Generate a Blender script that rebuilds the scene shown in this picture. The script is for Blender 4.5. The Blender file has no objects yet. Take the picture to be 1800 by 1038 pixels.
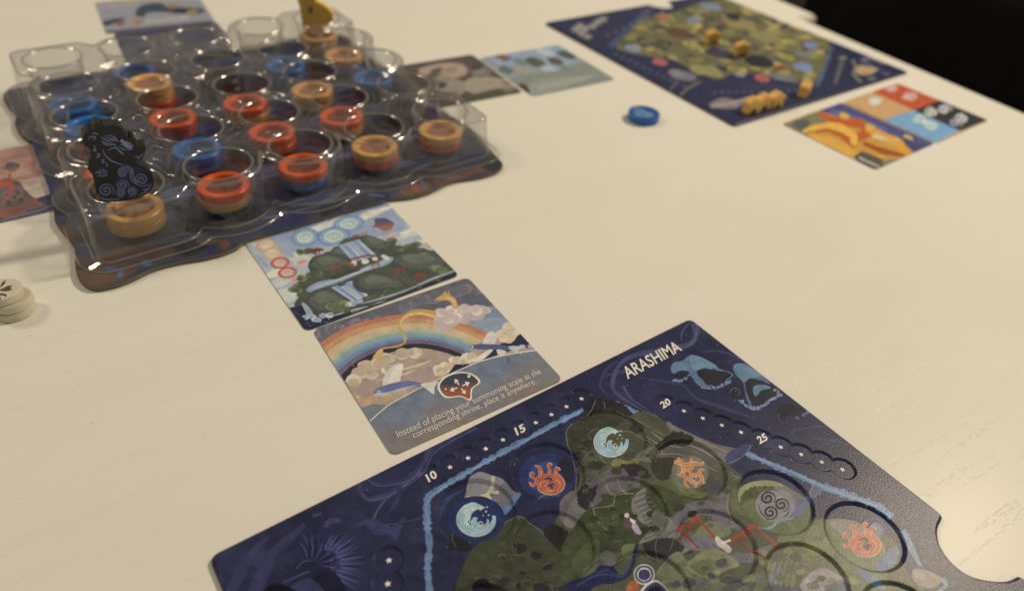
import bpy, bmesh, math, random
import numpy as np
from mathutils import Vector, Matrix, noise as mnoise
from mathutils.geometry import delaunay_2d_cdt

random.seed(7)
sc = bpy.context.scene
col = sc.collection
S = 0.22                                   # metres per layout unit (the camera stands one unit above the table)

# ------------------------------------------------------------------ camera
PW, PH = 1800.0, 1038.0
FPX, PITCH, ROLL = 1262.2, 0.6876, 0.0897
_fw = np.array([0, math.cos(PITCH), -math.sin(PITCH)])
_r0 = np.array([1.0, 0, 0]); _u0 = np.cross(_r0, _fw)
_rt = _r0 * math.cos(ROLL) + _u0 * math.sin(ROLL)
_up = -_r0 * math.sin(ROLL) + _u0 * math.cos(ROLL)
cam_d = bpy.data.cameras.new('camera'); cam = bpy.data.objects.new('camera', cam_d); col.objects.link(cam)
cam_d.sensor_width = 36.0; cam_d.lens = 36.0 * FPX / PW
cam.matrix_world = Matrix(((_rt[0], _up[0], -_fw[0], 0), (_rt[1], _up[1], -_fw[1], 0),
                           (_rt[2], _up[2], -_fw[2], S), (0, 0, 0, 1)))
cam_d.clip_start = 0.01; cam_d.clip_end = 60
cam_d.dof.use_dof = True; cam_d.dof.focus_distance = 0.286; cam_d.dof.aperture_fstop = 6.2
sc.camera = cam

# ------------------------------------------------------------------ light: a warm room lit by two ceiling lamps
world = bpy.data.worlds.new('World'); sc.world = world; world.use_nodes = True
bg = world.node_tree.nodes['Background']
bg.inputs[0].default_value = (1.0, 0.86, 0.66, 1); bg.inputs[1].default_value = 0.20

def area(name, loc, target, size, power, color):
    d = bpy.data.lights.new(name, 'AREA'); d.shape = 'DISK'; d.size = size; d.energy = power; d.color = color
    o = bpy.data.objects.new(name, d); col.objects.link(o); o.location = loc
    o.rotation_euler = (Vector(target) - Vector(loc)).to_track_quat('-Z', 'Y').to_euler()
    return o
# the right-hand lamp stands where its gleam on the near board's notch side comes from
_d = _fw + _rt * ((1655 - PW / 2) / FPX) + _up * (-(965 - PH / 2) / FPX); _t = -S / _d[2]
LX, LY = (float(_d[i] * _t * (1.5 + S) / S) for i in (0, 1))
area('ceiling_lamp', (LX, LY, 1.5), (0.1, 0.35, 0), 0.24, 31, (1.0, 0.83, 0.60))
area('ceiling_lamp', (-1.35, 0.55, 1.35), (-0.1, 0.3, 0), 0.3, 7.5, (1.0, 0.83, 0.60))
sc.view_settings.view_transform = 'Standard'; sc.view_settings.look = 'None'
sc.view_settings.exposure = 0.0; sc.view_settings.gamma = 1.0
sc.render.engine = 'CYCLES'
sc.cycles.use_denoising = True
sc.cycles.transparent_max_bounces = 48; sc.cycles.max_bounces = 12
sc.cycles.glossy_bounces = 4; sc.cycles.caustics_reflective = False; sc.cycles.caustics_refractive = False
sc.cycles.sample_clamp_indirect = 4.0

# ------------------------------------------------------------------ pixel -> plane helpers
def un(px, py, z=0.0):
    """photo pixel -> point (metres) on the horizontal plane at height z (metres)"""
    d = _fw + _rt * ((px - PW / 2) / FPX) + _up * (-(py - PH / 2) / FPX)
    t = (z - S) / d[2]
    return (float(d[0] * t), float(d[1] * t))
def to_px(x, y, z):
    d = np.array([x, y, z - S]); w = d @ _fw
    return PW / 2 + FPX * (d @ _rt) / w, PH / 2 - FPX * (d @ _up) / w
def un_vert(px, py, p0, n):
    """photo pixel -> point on the vertical plane through p0 with horizontal normal n"""
    d = _fw + _rt * ((px - PW / 2) / FPX) + _up * (-(py - PH / 2) / FPX)
    o = np.array([0, 0, S]); t = ((np.array(p0) - o) @ np.array(n)) / (d @ np.array(n))
    return o + d * t
ZO = {'A': (700, 660, 3.46), 'B': (1000, 550, 3.46), 'C': (1000, 740, 3.484), 'D': (1300, 740, 3.484),
      'E': (360, 740, 3.484), 'R': (530, 480, 3.146), 'W': (400, 340, 3.58), 'L': (0, 240, 5.765),
      'Q': (0, 0, 3.58), 'V': (450, 0, 3.58), 'X': (900, 0, 3.58), 'G': (1300, 0, 3.58),
      'K': (120, 190, 5.19), 'Y': (480, 0, 6.43), 'P': (0, 0, 1.0), 'N': (0, 230, 3.58), 'M': (450, 150, 3.58)}
def zp(z, pts):
    ox, oy, s = ZO[z]
    return [(ox + x / s, oy + y / s) for x, y in pts]

# ------------------------------------------------------------------ materials
def lin(c):
    return c / 12.92 if c <= 0.04045 else ((c + 0.055) / 1.055) ** 2.4
DESAT = 0.27
ILL = (0.86, 0.73, 0.53)
def H(h, ill=True, ds=None):
    """colour seen in the warm photo -> surface colour under white light"""
    h = h.lstrip('#'); r = [lin(int(h[i:i + 2], 16) / 255) for i in (0, 2, 4)]
    if ill:
        r = [min(0.85, a / b) for a, b in zip(r, ILL)]; l = 0.3 * r[0] + 0.6 * r[1] + 0.1 * r[2]; r = [a + (l - a) * (DESAT if ds is None else ds) for a in r]
    return (r[0], r[1], r[2], 1.0)

def new_mat(name):
    m = bpy.data.materials.new(name); m.use_nodes = True
    nt = m.node_tree; b = nt.nodes['Principled BSDF']
    return m, nt, b
def N(nt, t, **kw):
    n = nt.nodes.new(t)
    for k, v in kw.items(): setattr(n, k, v)
    return n

def mat_plain(name, c, rough=0.5, nscale=60, var=0.12, bump=0.0, spec=0.5):
    m, nt, b = new_mat(name)
    tc = N(nt, 'ShaderNodeTexCoord'); ns = N(nt, 'ShaderNodeTexNoise'); ns.inputs['Scale'].default_value = nscale
    ns.inputs['Detail'].default_value = 5
    nt.links.new(tc.outputs['Object'], ns.inputs['Vector'])
    mx = N(nt, 'ShaderNodeMix', data_type='RGBA')
    mx.inputs['A'].default_value = (c[0] * (1 - var), c[1] * (1 - var), c[2] * (1 - var), 1)
    mx.inputs['B'].default_value = (min(1, c[0] * (1 + var)), min(1, c[1] * (1 + var)), min(1, c[2] * (1 + var)), 1)
    nt.links.new(ns.outputs['Fac'], mx.inputs['Factor']); nt.links.new(mx.outputs['Result'], b.inputs['Base Color'])
    b.inputs['Roughness'].default_value = rough; b.inputs['Specular IOR Level'].default_value = spec
    if bump:
        bp = N(nt, 'ShaderNodeBump'); bp.inputs['Strength'].default_value = bump; bp.inputs['Distance'].default_value = 0.0003
        nt.links.new(ns.outputs['Fac'], bp.inputs['Height']); nt.links.new(bp.outputs['Normal'], b.inputs['Normal'])
    return m

def mat_print(name, rough=0.42, linen=0.25, var=0.28, spec=0.4, nscale=180):
    """flat colour print: colour comes with the drawn faces, brush grain and linen finish from noise"""
    m, nt, b = new_mat(name)
    at = N(nt, 'ShaderNodeVertexColor', layer_name='ink')
    tc = N(nt, 'ShaderNodeTexCoord')
    n1 = N(nt, 'ShaderNodeTexNoise'); n1.inputs['Scale'].default_value = nscale; n1.inputs['Detail'].default_value = 8
    n1.inputs['Roughness'].default_value = 0.65
    n2 = N(nt, 'ShaderNodeTexNoise'); n2.inputs['Scale'].default_value = 1900; n2.inputs['Detail'].default_value = 2
    nt.links.new(tc.outputs['Object'], n1.inputs['Vector']); nt.links.new(tc.outputs['Object'], n2.inputs['Vector'])
    mr = N(nt, 'ShaderNodeMapRange'); mr.inputs['From Min'].default_value = 0.25; mr.inputs['From Max'].default_value = 0.75
    mr.inputs['To Min'].default_value = 1 - var; mr.inputs['To Max'].default_value = 1 + var
    nt.links.new(n1.outputs['Fac'], mr.inputs['Value'])
    mu = N(nt, 'ShaderNodeVectorMath', operation='SCALE')
    nt.links.new(at.outputs['Color'], mu.inputs[0]); nt.links.new(mr.outputs['Result'], mu.inputs['Scale'])
    nt.links.new(mu.outputs['Vector'], b.inputs['Base Color'])
    b.inputs['Roughness'].default_value = rough; b.inputs['Specular IOR Level'].default_value = spec
    bp = N(nt, 'ShaderNodeBump'); bp.inputs['Strength'].default_value = linen; bp.inputs['Distance'].default_value = 0.0001
    nt.links.new(n2.outputs['Fac'], bp.inputs['Height']); nt.links.new(bp.outputs['Normal'], b.inputs['Normal'])
    return m

M_print = mat_print('board_print', rough=0.30, linen=0.6, spec=0.15)
M_card = mat_print('card_print', rough=0.38, linen=0.15, var=0.2)
M_base = mat_print('base_print', rough=0.45, linen=0.2, var=0.35, nscale=120)
M_card_edge = mat_plain('card_stock_edge', H('#8f8a80'), 0.7)
M_greyboard = mat_plain('greyboard_edge', H('#6b5a45'), 0.8)
M_navy_edge = mat_plain('navy_board_edge', H('#23243a'), 0.6)
M_white_ink = mat_plain('white_ink', H('#f0e8d6'), 0.5, var=0.04)
M_card_ink = mat_plain('cream_ink', H('#d0c6b3'), 0.5, var=0.04)
M_dark_ink = mat_plain('dark_ink', H('#2c2b2d'), 0.5, var=0.04)

# ------------------------------------------------------------------ object helpers
def link(o, parent=None):
    col.objects.link(o)
    if parent is not None: o.parent = parent
    return o
def mesh_obj(name, verts, faces, mat, parent=None, smooth=False):
    me = bpy.data.meshes.new(name); me.from_pydata([tuple(v) for v in verts], [], [tuple(f) for f in faces]); me.update()
    if mat: me.materials.append(mat)
    if smooth: me.polygons.foreach_set('use_smooth', [True] * len(me.polygons))
    return link(bpy.data.objects.new(name, me), parent)
def bm_obj(name, bm, mat, parent=None, smooth=False):
    me = bpy.data.meshes.new(name); bm.to_mesh(me); bm.free()
    if mat: me.materials.append(mat)
    if smooth: me.polygons.foreach_set('use_smooth', [True] * len(me.polygons))
    return link(bpy.data.objects.new(name, me), parent)
def tag(o, label=None, cat=None, group=None, kind=None):
    if label: o['label'] = label
    if cat: o['category'] = cat
    if group: o['group'] = group
    if kind: o['kind'] = kind
    return o
def empty(name, loc=(0, 0, 0), rz=0.0):
    o = bpy.data.objects.new(name, None); o.location = loc; o.rotation_euler = (0, 0, rz); o.empty_display_size = 0.01
    return link(o)
def area2(p):
    return sum(p[i][0] * p[(i + 1) % len(p)][1] - p[(i + 1) % len(p)][0] * p[i][1] for i in range(len(p))) / 2
def smooth(pts, n=5, closed=True):
    out = []; L = len(pts)
    rng = range(L) if closed else range(L - 1)
    for i in rng:
        if closed: p0, p1, p2, p3 = pts[i - 1], pts[i], pts[(i + 1) % L], pts[(i + 2) % L]
        else: p0, p1, p2, p3 = pts[max(i - 1, 0)], pts[i], pts[i + 1], pts[min(i + 2, L - 1)]
        for k in range(n):
            t = k / n
            out.append(tuple(0.5 * (2 * p1[a] + (p2[a] - p0[a]) * t + (2 * p0[a] - 5 * p1[a] + 4 * p2[a] - p3[a]) * t * t
                                    + (3 * p1[a] - p0[a] - 3 * p2[a] + p3[a]) * t ** 3) for a in (0, 1)))
    if not closed: out.append(tuple(pts[-1][:2]))
    return out
def ell(cx, cy, rx, ry=None, n=28, rot=0.0):
    ry = rx if ry is None else ry
    c, s = math.cos(rot), math.sin(rot)
    return [(cx + rx * math.cos(a) * c - ry * math.sin(a) * s, cy + rx * math.cos(a) * s + ry * math.sin(a) * c)
            for a in [2 * math.pi * k / n for k in range(n)]]
def spiral(cx, cy, r0, r1, turns, a0=0.0, n=40, sy=1.0, d=1):
    return [(cx + (r0 + (r1 - r0) * k / n) * math.cos(a0 + d * turns * 2 * math.pi * k / n),
             cy + sy * (r0 + (r1 - r0) * k / n) * math.sin(a0 + d * turns * 2 * math.pi * k / n)) for k in range(n + 1)]
def strip(pts, w):
    """polyline -> list of quads; w a number or one per point"""
    n = len(pts); ws = [w] * n if isinstance(w, (int, float)) else list(w)
    if len(ws) != n: ws = [ws[0] + (ws[-1] - ws[0]) * i / (n - 1) for i in range(n)] if len(ws) == 2 else list(np.interp(np.linspace(0, 1, n), np.linspace(0, 1, len(ws)), ws))
    L, R = [], []
    for i in range(n):
        a = pts[max(i - 1, 0)]; b = pts[min(i + 1, n - 1)]
        dx, dy = b[0] - a[0], b[1] - a[1]; l = math.hypot(dx, dy) or 1
        nx, ny = -dy / l * ws[i] / 2, dx / l * ws[i] / 2
        L.append((pts[i][0] + nx, pts[i][1] + ny)); R.append((pts[i][0] - nx, pts[i][1] - ny))
    return [[L[i], L[i + 1], R[i + 1], R[i]] for i in range(n - 1)]

def inside(x, y, P):
    c = False; j = len(P) - 1
    for i in range(len(P)):
        if (P[i][1] > y) != (P[j][1] > y) and x < (P[j][0] - P[i][0]) * (y - P[i][1]) / (P[j][1] - P[i][1]) + P[i][0]: c = not c
        j = i
    return c

class Art:
    """Flat print: polygons drawn one over another, cut into one planar mesh, each face in the topmost colour."""
    def __init__(self, outline_xy, z, colour):
        self.z = z; self.polys = [[(x * 1000, y * 1000) for x, y in outline_xy]]; self.cols = [colour]; self.tags = ['printed_face']
        self.rec = []; self.mods = []; self.grid = 0; self.edge = None; self.depth = 0; self.cur = 'printed_face'; self.zone = 'P'; self.rng = random.Random(3)
    def raw(self, xy, colour):
        p = [(x * 1000, y * 1000) for x, y in xy]
        if abs(area2(p)) < 1e-3: return
        self.polys.append(p); self.cols.append(colour); self.tags.append(self.cur)
    def poly(self, pts, c, zone=None):
        pts = zp(zone or self.zone, pts)
        self.raw([un(x, y, self.z) for x, y in pts], H(c))
    def grad(self, pts, f, zone=None):
        """polygon whose colour is a function of zone coordinates"""
        zone = zone or self.zone; ox, oy, s = ZO[zone]
        def g(x, y):
            p = to_px(x, y, self.z); return f((p[0] - ox) * s, (p[1] - oy) * s)
        self.raw([un(x, y, self.z) for x, y in zp(zone, pts)], g)
    def dabs(self, n, pts, r0, r1, lo=.84, hi=1.2):
        """brush dabs: small ragged patches a little lighter or darker than the print below them"""
        P = zp(self.zone, pts); xs = [p[0] for p in P]; ys = [p[1] for p in P]; k = 0
        while k < n:
            x, y = self.rng.uniform(min(xs), max(xs)), self.rng.uniform(min(ys), max(ys))
            if not inside(x, y, P): continue
            k += 1; c = un(x, y, self.z); r = self.rng.uniform(r0, r1); th = self.rng.uniform(-.9, .3); f = self.rng.uniform(lo, hi)
            q = [(c[0] + (px_ + r * self.rng.uniform(-.18, .18)), c[1] + py_ + r * self.rng.uniform(-.15, .15)) for px_, py_ in ell(0, 0, r, r * self.rng.uniform(.3, .8), 7, th)]
            self.mods.append(([(a_ * 1000, b_ * 1000) for a_, b_ in q], f))
    def blob(self, pts, c, n=4): self.poly(smooth(pts, n), c)
    def rough(self, pts, c, amp=8, n=7):
        """blob with a ragged, leafy outline"""
        q = smooth(pts, n); r = self.rng
        cx = sum(p[0] for p in q) / len(q); cy = sum(p[1] for p in q) / len(q)
        out = []
        for i, (x, y) in enumerate(q):
            l = math.hypot(x - cx, y - cy) or 1; k = r.uniform(-amp, amp)
            out.append((x + (x - cx) / l * k, y + (y - cy) / l * k))
        self.poly(out, c)
    def stroke(self, pts, w, c, sm=4):
        q = smooth(pts, sm, False) if sm > 1 and len(pts) > 2 else pts
        for s in strip(q, w): self.poly(s, c)
    def ragged(self, pts, w, c, amp=0.45, sm=11):
        q = smooth(pts, sm, False)
        for s in strip(q, [w * (1 + self.rng.uniform(-amp, amp)) for _ in q]): self.poly(s, c)
    def puffs(self, pts, r, cs, sy=0.75, n=3, jit=0.5):
        for (x, y) in pts:
            for k in range(n):
                rr = r * self.rng.uniform(0.6, 1.15)
                self.poly(ell(x + r * jit * self.rng.uniform(-1, 1), y + r * jit * self.rng.uniform(-1, 1) * sy, rr, rr * sy, 14), cs[k % len(cs)])
    def circles_recess(self, centres_xy, r, slope, depth):
        for (x, y) in centres_xy: self.rec.append((x * 1000, y * 1000, r * 1000, slope * 1000, depth))
    def build(self, parent, mat, tags_mat=None):
        V, F, ncol = [], [], len(self.polys)
        def addp(p):
            if area2(p) < 0: p = p[::-1]
            i0 = len(V); V.extend(Vector(q) for q in p); F.append(list(range(i0, i0 + len(p))))
        for p in self.polys: addp(p)
        for p, f in self.mods: addp(p)
        nmod = ncol + len(self.mods)
        if self.grid:
            g = self.grid; P0 = self.polys[0]; xs = [p[0] for p in P0]; ys = [p[1] for p in P0]
            for gx in np.arange(min(xs) + g * .37, max(xs), g):
                for gy in np.arange(min(ys) + g * .41, max(ys), g):
                    if inside(gx, gy, P0): V.append(Vector((gx + self.rng.uniform(-.2, .2) * g, gy + self.rng.uniform(-.2, .2) * g)))
        for (x, y, r, s, d) in self.rec:
            nn = 64 if r > 10 else 36
            addp(ell(x, y, r, r, nn)); addp(ell(x, y, r - s * 0.45, None, nn)); addp(ell(x, y, r - s, None, nn))
        if self.edge:
            P0 = self.polys[0] if area2(self.polys[0]) > 0 else self.polys[0][::-1]; L = len(P0)
            for k_ in (.4, 1.0):
                q = []
                for i in range(L):
                    dx, dy = P0[(i + 1) % L][0] - P0[i - 1][0], P0[(i + 1) % L][1] - P0[i - 1][1]; l = math.hypot(dx, dy) or 1
                    q.append((P0[i][0] - dy / l * self.edge[0] * 1000 * k_, P0[i][1] + dx / l * self.edge[0] * 1000 * k_))
                addp(q)
        v2, e2, f2, ov, oe, of = delaunay_2d_cdt(V, [], F, 1, 1e-4, True)
        drop = None
        if self.edge:
            A0 = np.array(P0); D0 = np.roll(A0, -1, axis=0) - A0; LL = (D0 ** 2).sum(1) + 1e-12; VV = np.array([(v[0], v[1]) for v in v2]); dmin = np.full(len(VV), 1e9)
            for i in range(L):
                t = np.clip(((VV - A0[i]) @ D0[i]) / LL[i], 0, 1); dmin = np.minimum(dmin, np.hypot(*(VV - A0[i] - t[:, None] * D0[i]).T))
            drop = self.edge[1] * np.clip(1 - dmin / (self.edge[0] * 1000), 0, 1) ** 2
        zs = []
        for v in v2:
            z = 0.0
            for (x, y, r, s, d) in self.rec:
                t = (r - math.hypot(v[0] - x, v[1] - y)) / s
                t = min(1, max(0, t)); t = t * t * (3 - 2 * t)
                z = min(z, -d * t)
            zs.append(self.z + z)
        if drop is not None: zs = [float(z - d_) for z, d_ in zip(zs, drop)]
        groups = {}
        bbs = [(min(q[0] for q in p), max(q[0] for q in p), min(q[1] for q in p), max(q[1] for q in p)) for p in self.polys]
        for f, o in zip(f2, of):
            if 0 not in o: continue
            gx = sum(v2[i][0] for i in f) / len(f); gy = sum(v2[i][1] for i in f) / len(f); top = 0
            for i in sorted((i for i in o if i < ncol), reverse=True):
                b = bbs[i]
                if b[0] <= gx <= b[1] and b[2] <= gy <= b[3] and inside(gx, gy, self.polys[i]): top = i; break
            k_ = 1.0
            for i in o:
                if ncol <= i < nmod: k_ *= self.mods[i - ncol][1]
            groups.setdefault(self.tags[top], []).append((f, self.cols[top], k_))
        res = {}
        for t, fl in groups.items():
            idx = {}; vs = []; fs = []; cc = []
            for f, c, k_ in fl:
                g = []
                for i in f:
                    if i not in idx: idx[i] = len(vs); vs.append((v2[i][0] / 1000, v2[i][1] / 1000, zs[i]))
                    g.append(idx[i])
                fs.append(g)
                for i in f:
                    q = c(v2[i][0] / 1000, v2[i][1] / 1000) if callable(c) else c
                    cc.append((q[0] * k_, q[1] * k_, q[2] * k_, 1.0))
            nm = t.split('#')[0]
            me = bpy.data.meshes.new(nm); me.from_pydata(vs, [], fs); me.update()
            ca = me.color_attributes.new('ink', 'FLOAT_COLOR', 'CORNER')
            arr = np.array(cc, dtype=np.float32)
            ca.data.foreach_set('color', arr.ravel())
            me.materials.append(mat)
            res[t] = link(bpy.data.objects.new(nm, me), parent)
        return res

def mix(c0, c1, t):
    t = min(1, max(0, t)); return tuple(p + (q - p) * t for p, q in zip(c0, c1))
def nz(x, y, k, s=0.0): return 0.5 + 0.5 * mnoise.noise(Vector((x * k, y * k, s))) + 0.25 * mnoise.noise(Vector((x * k * 2.3, y * k * 2.3, s + 5)))

def prism(name, outline, z0, z1, mat, parent, top=False, bottom=True, bevel=0.0):
    """side walls (and under face) of a flat piece"""
    n = len(outline); bm = bmesh.new()
    if area2(outline) < 0: outline = outline[::-1]
    a = [bm.verts.new((x, y, z0)) for x, y in outline]; b = [bm.verts.new((x, y, z1)) for x, y in outline]
    for i in range(n): bm.faces.new((a[i], a[(i + 1) % n], b[(i + 1) % n], b[i]))
    if bottom: bm.faces.new(a[::-1])
    if top: bm.faces.new(b)
    if bottom or top: bmesh.ops.triangulate(bm, faces=[f for f in bm.faces if len(f.verts) > 4])
    return bm_obj(name, bm, mat, parent)

def rrect(P, r, n=6):
    """four corners in order -> rounded outline"""
    out = []
    P = [np.array(p, float) for p in P]
    for i in range(4):
        p = P[i]; a = (P[i - 1] - p); b = (P[(i + 1) % 4] - p); a /= np.linalg.norm(a); b /= np.linalg.norm(b)
        c = p + (a + b) * r
        for k in range(n + 1):
            t = k / n * math.pi / 2
            out.append(tuple(c - b * r * math.cos(t) - a * r * math.sin(t)))
    return out
def rect_at(x, y, a, w, h):
    u = np.array([math.cos(a), math.sin(a)]); v = np.array([math.sin(a), -math.cos(a)]); o = np.array([x, y])
    return [o, o + u * w, o + u * w + v * h, o + v * h]

def text_on(name, s, P00, P10, P01, z, mat, parent, bold=0.0, dz=0.00004, cap=0.72):
    """lettering laid in the plane z; P00 start of the baseline, P10 its end, P01 cap height above the start (photo pixels)"""
    cu = bpy.data.curves.new(name, 'FONT'); cu.body = s; cu.size = 1.0; cu.offset = bold; cu.resolution_u = 3
    tmp = bpy.data.objects.new(name, cu); col.objects.link(tmp)
    dg = bpy.context.evaluated_depsgraph_get(); me = bpy.data.meshes.new_from_object(tmp.evaluated_get(dg))
    bpy.data.objects.remove(tmp)
    xs = [v.co.x for v in me.vertices]; x0, x1 = min(xs), max(xs)
    o, ex, ey = (np.array(un(*p, z)) for p in (P00, P10, P01))
    for v in me.vertices:
        q = o + (ex - o) * ((v.co.x - x0) / (x1 - x0)) + (ey - o) * (v.co.y / cap)
        v.co = (q[0], q[1], z + dz)
    me.materials.clear(); me.materials.append(mat); me.name = name
    return link(bpy.data.objects.new(name, me), parent)

# ================================================================== SETTING
TAB_T = 0.03
def table_material():
    m, nt, b = new_mat('cream_painted_wood')
    tc = N(nt, 'ShaderNodeTexCoord')
    mp = N(nt, 'ShaderNodeMapping'); mp.inputs['Rotation'].default_value = (0, 0, math.radians(-GRAIN))
    nt.links.new(tc.outputs['Object'], mp.inputs['Vector'])
    def st(sx, sy, scale, detail=3):
        q = N(nt, 'ShaderNodeMapping'); q.inputs['Scale'].default_value = (sx, sy, 1); nt.links.new(mp.outputs['Vector'], q.inputs['Vector'])
        n = N(nt, 'ShaderNodeTexNoise'); n.inputs['Scale'].default_value = scale; n.inputs['Detail'].default_value = detail
        nt.links.new(q.outputs['Vector'], n.inputs['Vector']); return n
    pores = st(1.0, 4.5, 260, 1)         # short dashes of open grain
    band = st(0.05, 1.0, 170, 1)          # rows in which the dashes gather
    wide = st(1, 2.5, 7, 6)
    specks = st(1, 2.5, 260, 1)
    pr = N(nt, 'ShaderNodeValToRGB'); pr.color_ramp.elements[0].position = 0.53; pr.color_ramp.elements[1].position = 0.63
    nt.links.new(pores.outputs['Fac'], pr.inputs['Fac'])
    br = N(nt, 'ShaderNodeValToRGB'); br.color_ramp.elements[0].position = 0.56; br.color_ramp.elements[1].position = 0.63
    nt.links.new(band.outputs['Fac'], br.inputs['Fac'])
    mul = N(nt, 'ShaderNodeMath', operation='MULTIPLY'); nt.links.new(pr.outputs['Color'], mul.inputs[0]); nt.links.new(br.outputs['Color'], mul.inputs[1])
    sp = N(nt, 'ShaderNodeValToRGB'); sp.color_ramp.elements[0].position = 0.79; sp.color_ramp.elements[1].position = 0.83
    nt.links.new(specks.outputs['Fac'], sp.inputs['Fac'])
    base = N(nt, 'ShaderNodeMix', data_type='RGBA'); base.inputs['A'].default_value = H('#d2c6a6', True, 0); base.inputs['B'].default_value = H('#e4dabf', True, 0)
    nt.links.new(wide.outputs['Fac'], base.inputs['Factor'])
    dk = N(nt, 'ShaderNodeMix', data_type='RGBA'); dk.inputs['B'].default_value = H('#8d7f66')
    nt.links.new(base.outputs['Result'], dk.inputs['A'])
    sm = N(nt, 'ShaderNodeMath', operation='MULTIPLY'); sm.inputs[1].default_value = 0.55
    nt.links.new(sp.outputs['Color'], sm.inputs[0]); nt.links.new(sm.outputs[0], dk.inputs['Factor'])
    nt.links.new(dk.outputs['Result'], b.inputs['Base Color'])
    b.inputs['Roughness'].default_value = 0.27; b.inputs['Specular IOR Level'].default_value = 0.045
    bp = N(nt, 'ShaderNodeBump'); bp.invert = True; bp.inputs['Strength'].default_value = 0.4; bp.inputs['Distance'].default_value = 0.00018
    nt.links.new(mul.outputs[0], bp.inputs['Height']); nt.links.new(bp.outputs['Normal'], b.inputs['Normal'])
    return m
g0, g1 = un(1644.3, 889.6), un(1742.6, 823.1)
GRAIN = math.degrees(math.atan2(g1[1] - g0[1], g1[0] - g0[0]))
M_table = table_material()
# far edge of the table, with the step where the wider leaf begins
e1 = np.array(un(1440, 46)); e2 = np.array(un(1800, 198)); ed = (e2 - e1) / np.linalg.norm(e2 - e1); en = np.array([-ed[1], ed[0]])   # en points away from the table
if en[1] < 0: en = -en
e4 = np.array(un(1437, 27)); off = float((e4 - e1) @ en); s4 = float((e4 - e1) @ ed)
near_n = -1.15
tb = [e1 + ed * s4 + en * off, e1 + ed * s4, e1 + ed * 0.75, e1 + ed * 0.75 + en * near_n, e1 - ed * 1.1 + en * near_n, e1 - ed * 1.1 + en * off]
bm = bmesh.new()
vb = [bm.verts.new((p[0], p[1], -TAB_T)) for p in tb]; vt = [bm.verts.new((p[0], p[1], 0)) for p in tb]
ft = bm.faces.new(vt); fb = bm.faces.new(vb[::-1])
for i in range(len(tb)): bm.faces.new((vb[i], vb[(i + 1) % 6], vt[(i + 1) % 6], vt[i]))
bmesh.ops.recalc_face_normals(bm, faces=bm.faces[:])
bmesh.ops.bevel(bm, geom=[e for e in bm.edges if abs(e.verts[0].co.z - e.verts[1].co.z) < 1e-6], offset=0.0025, segments=3, affect='EDGES')
table = empty('table', (0, 0, -0.74)); tag(table, 'cream painted wooden table that all the game pieces lie on', 'table')
o = bm_obj('tabletop', bm, M_table, table); o.location = (0, 0, 0.74)
M_tleg = mat_plain('table_leg_paint', H('#cfc3a8'), 0.45)
for q in (tb[2] * 0.94 + tb[4] * 0.06, tb[3] * 0.94 + tb[5] * 0.06, tb[4] * 0.94 + tb[2] * 0.06, tb[5] * 0.92 + tb[3] * 0.08):
    bm = bmesh.new(); r = bmesh.ops.create_cone(bm, cap_ends=True, segments=16, radius1=0.022, radius2=0.032, depth=0.708)
    bmesh.ops.translate(bm, verts=bm.verts, vec=(q[0], q[1], 0.355)); bm_obj('leg', bm, M_tleg, table)
fl = mesh_obj('floor', [(-3, -2, -0.74), (4, -2, -0.74), (4, 4.5, -0.74), (-3, 4.5, -0.74)], [(0, 1, 2, 3)],
              mat_plain('brown_floor', H('#33291c'), 0.8, 8, 0.25)); tag(fl, kind='structure')

# ================================================================== NEAR BOARD
BT = 0.002                                  # thickness of the boards
LA, LB, NB = 1.0215 * S, 1.0002 * S, 0.5765 * S
def board_outline(x, y, a, notch=True):
    A = np.array([math.cos(a), math.sin(a)]); B = np.array([-math.sin(a), math.cos(a)]); o = np.array([x, y])
    loc = []
    def corner(cs, ct, s0, t0, s1, t1, n=5):
        for k in range(n + 1):
            t = k / n; loc.append(((1 - t) ** 2 * s0 + 2 * t * (1 - t) * cs + t * t * s1, (1 - t) ** 2 * t0 + 2 * t * (1 - t) * ct + t * t * t1))
    r = 0.0035
    corner(0, 0, 0, r, r, 0); corner(LA, 0, LA - r, 0, LA, r); corner(LA, LB, LA, LB - r, LA - r, LB); corner(0, LB, r, LB, 0, LB - r)
    # finger notch in the title side (s = 0), walking back towards the title corner
    nt_ = smooth([(0.0, .5660), (.0022, .5785), (.0114, .5826), (.0278, .5865), (.0435, .5942), (.0598, .6081), (.0693, .6257), (.0724, .6436), (.0700, .6583), (.0613, .6721), (.0454, .6874), (.0326, .6964), (.0217, .7014), (.0113, .7040), (.0022, .7068), (0.0, .7190)], 3, False)
    loc += [(max(0.0, s_) * S, t_ * S) for s_, t_ in nt_][::-1]
    return [tuple(o + A * s + B * t) for s, t in loc]
NEAR = (0.3866 * S, 1.1867 * S, -2.4643)
near_out = board_outline(*NEAR)
board = empty('player_board', (0, 0, 0))
tag(board, 'dark blue player board titled ARASHIMA with round recesses and a painted island', 'game board')
Z = BT
_n0, _n1, _n2 = H('#25273f'), H('#2c3050'), H('#3c4260')
a = Art(near_out, Z, lambda x, y: mix(mix(_n0, _n1, nz(x, y, 40)), _n2, 1.6 * (nz(x, y, 70, 9) - .62))); a.grid = 3.2; a.edge = (0.0011, 0.0010)
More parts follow.
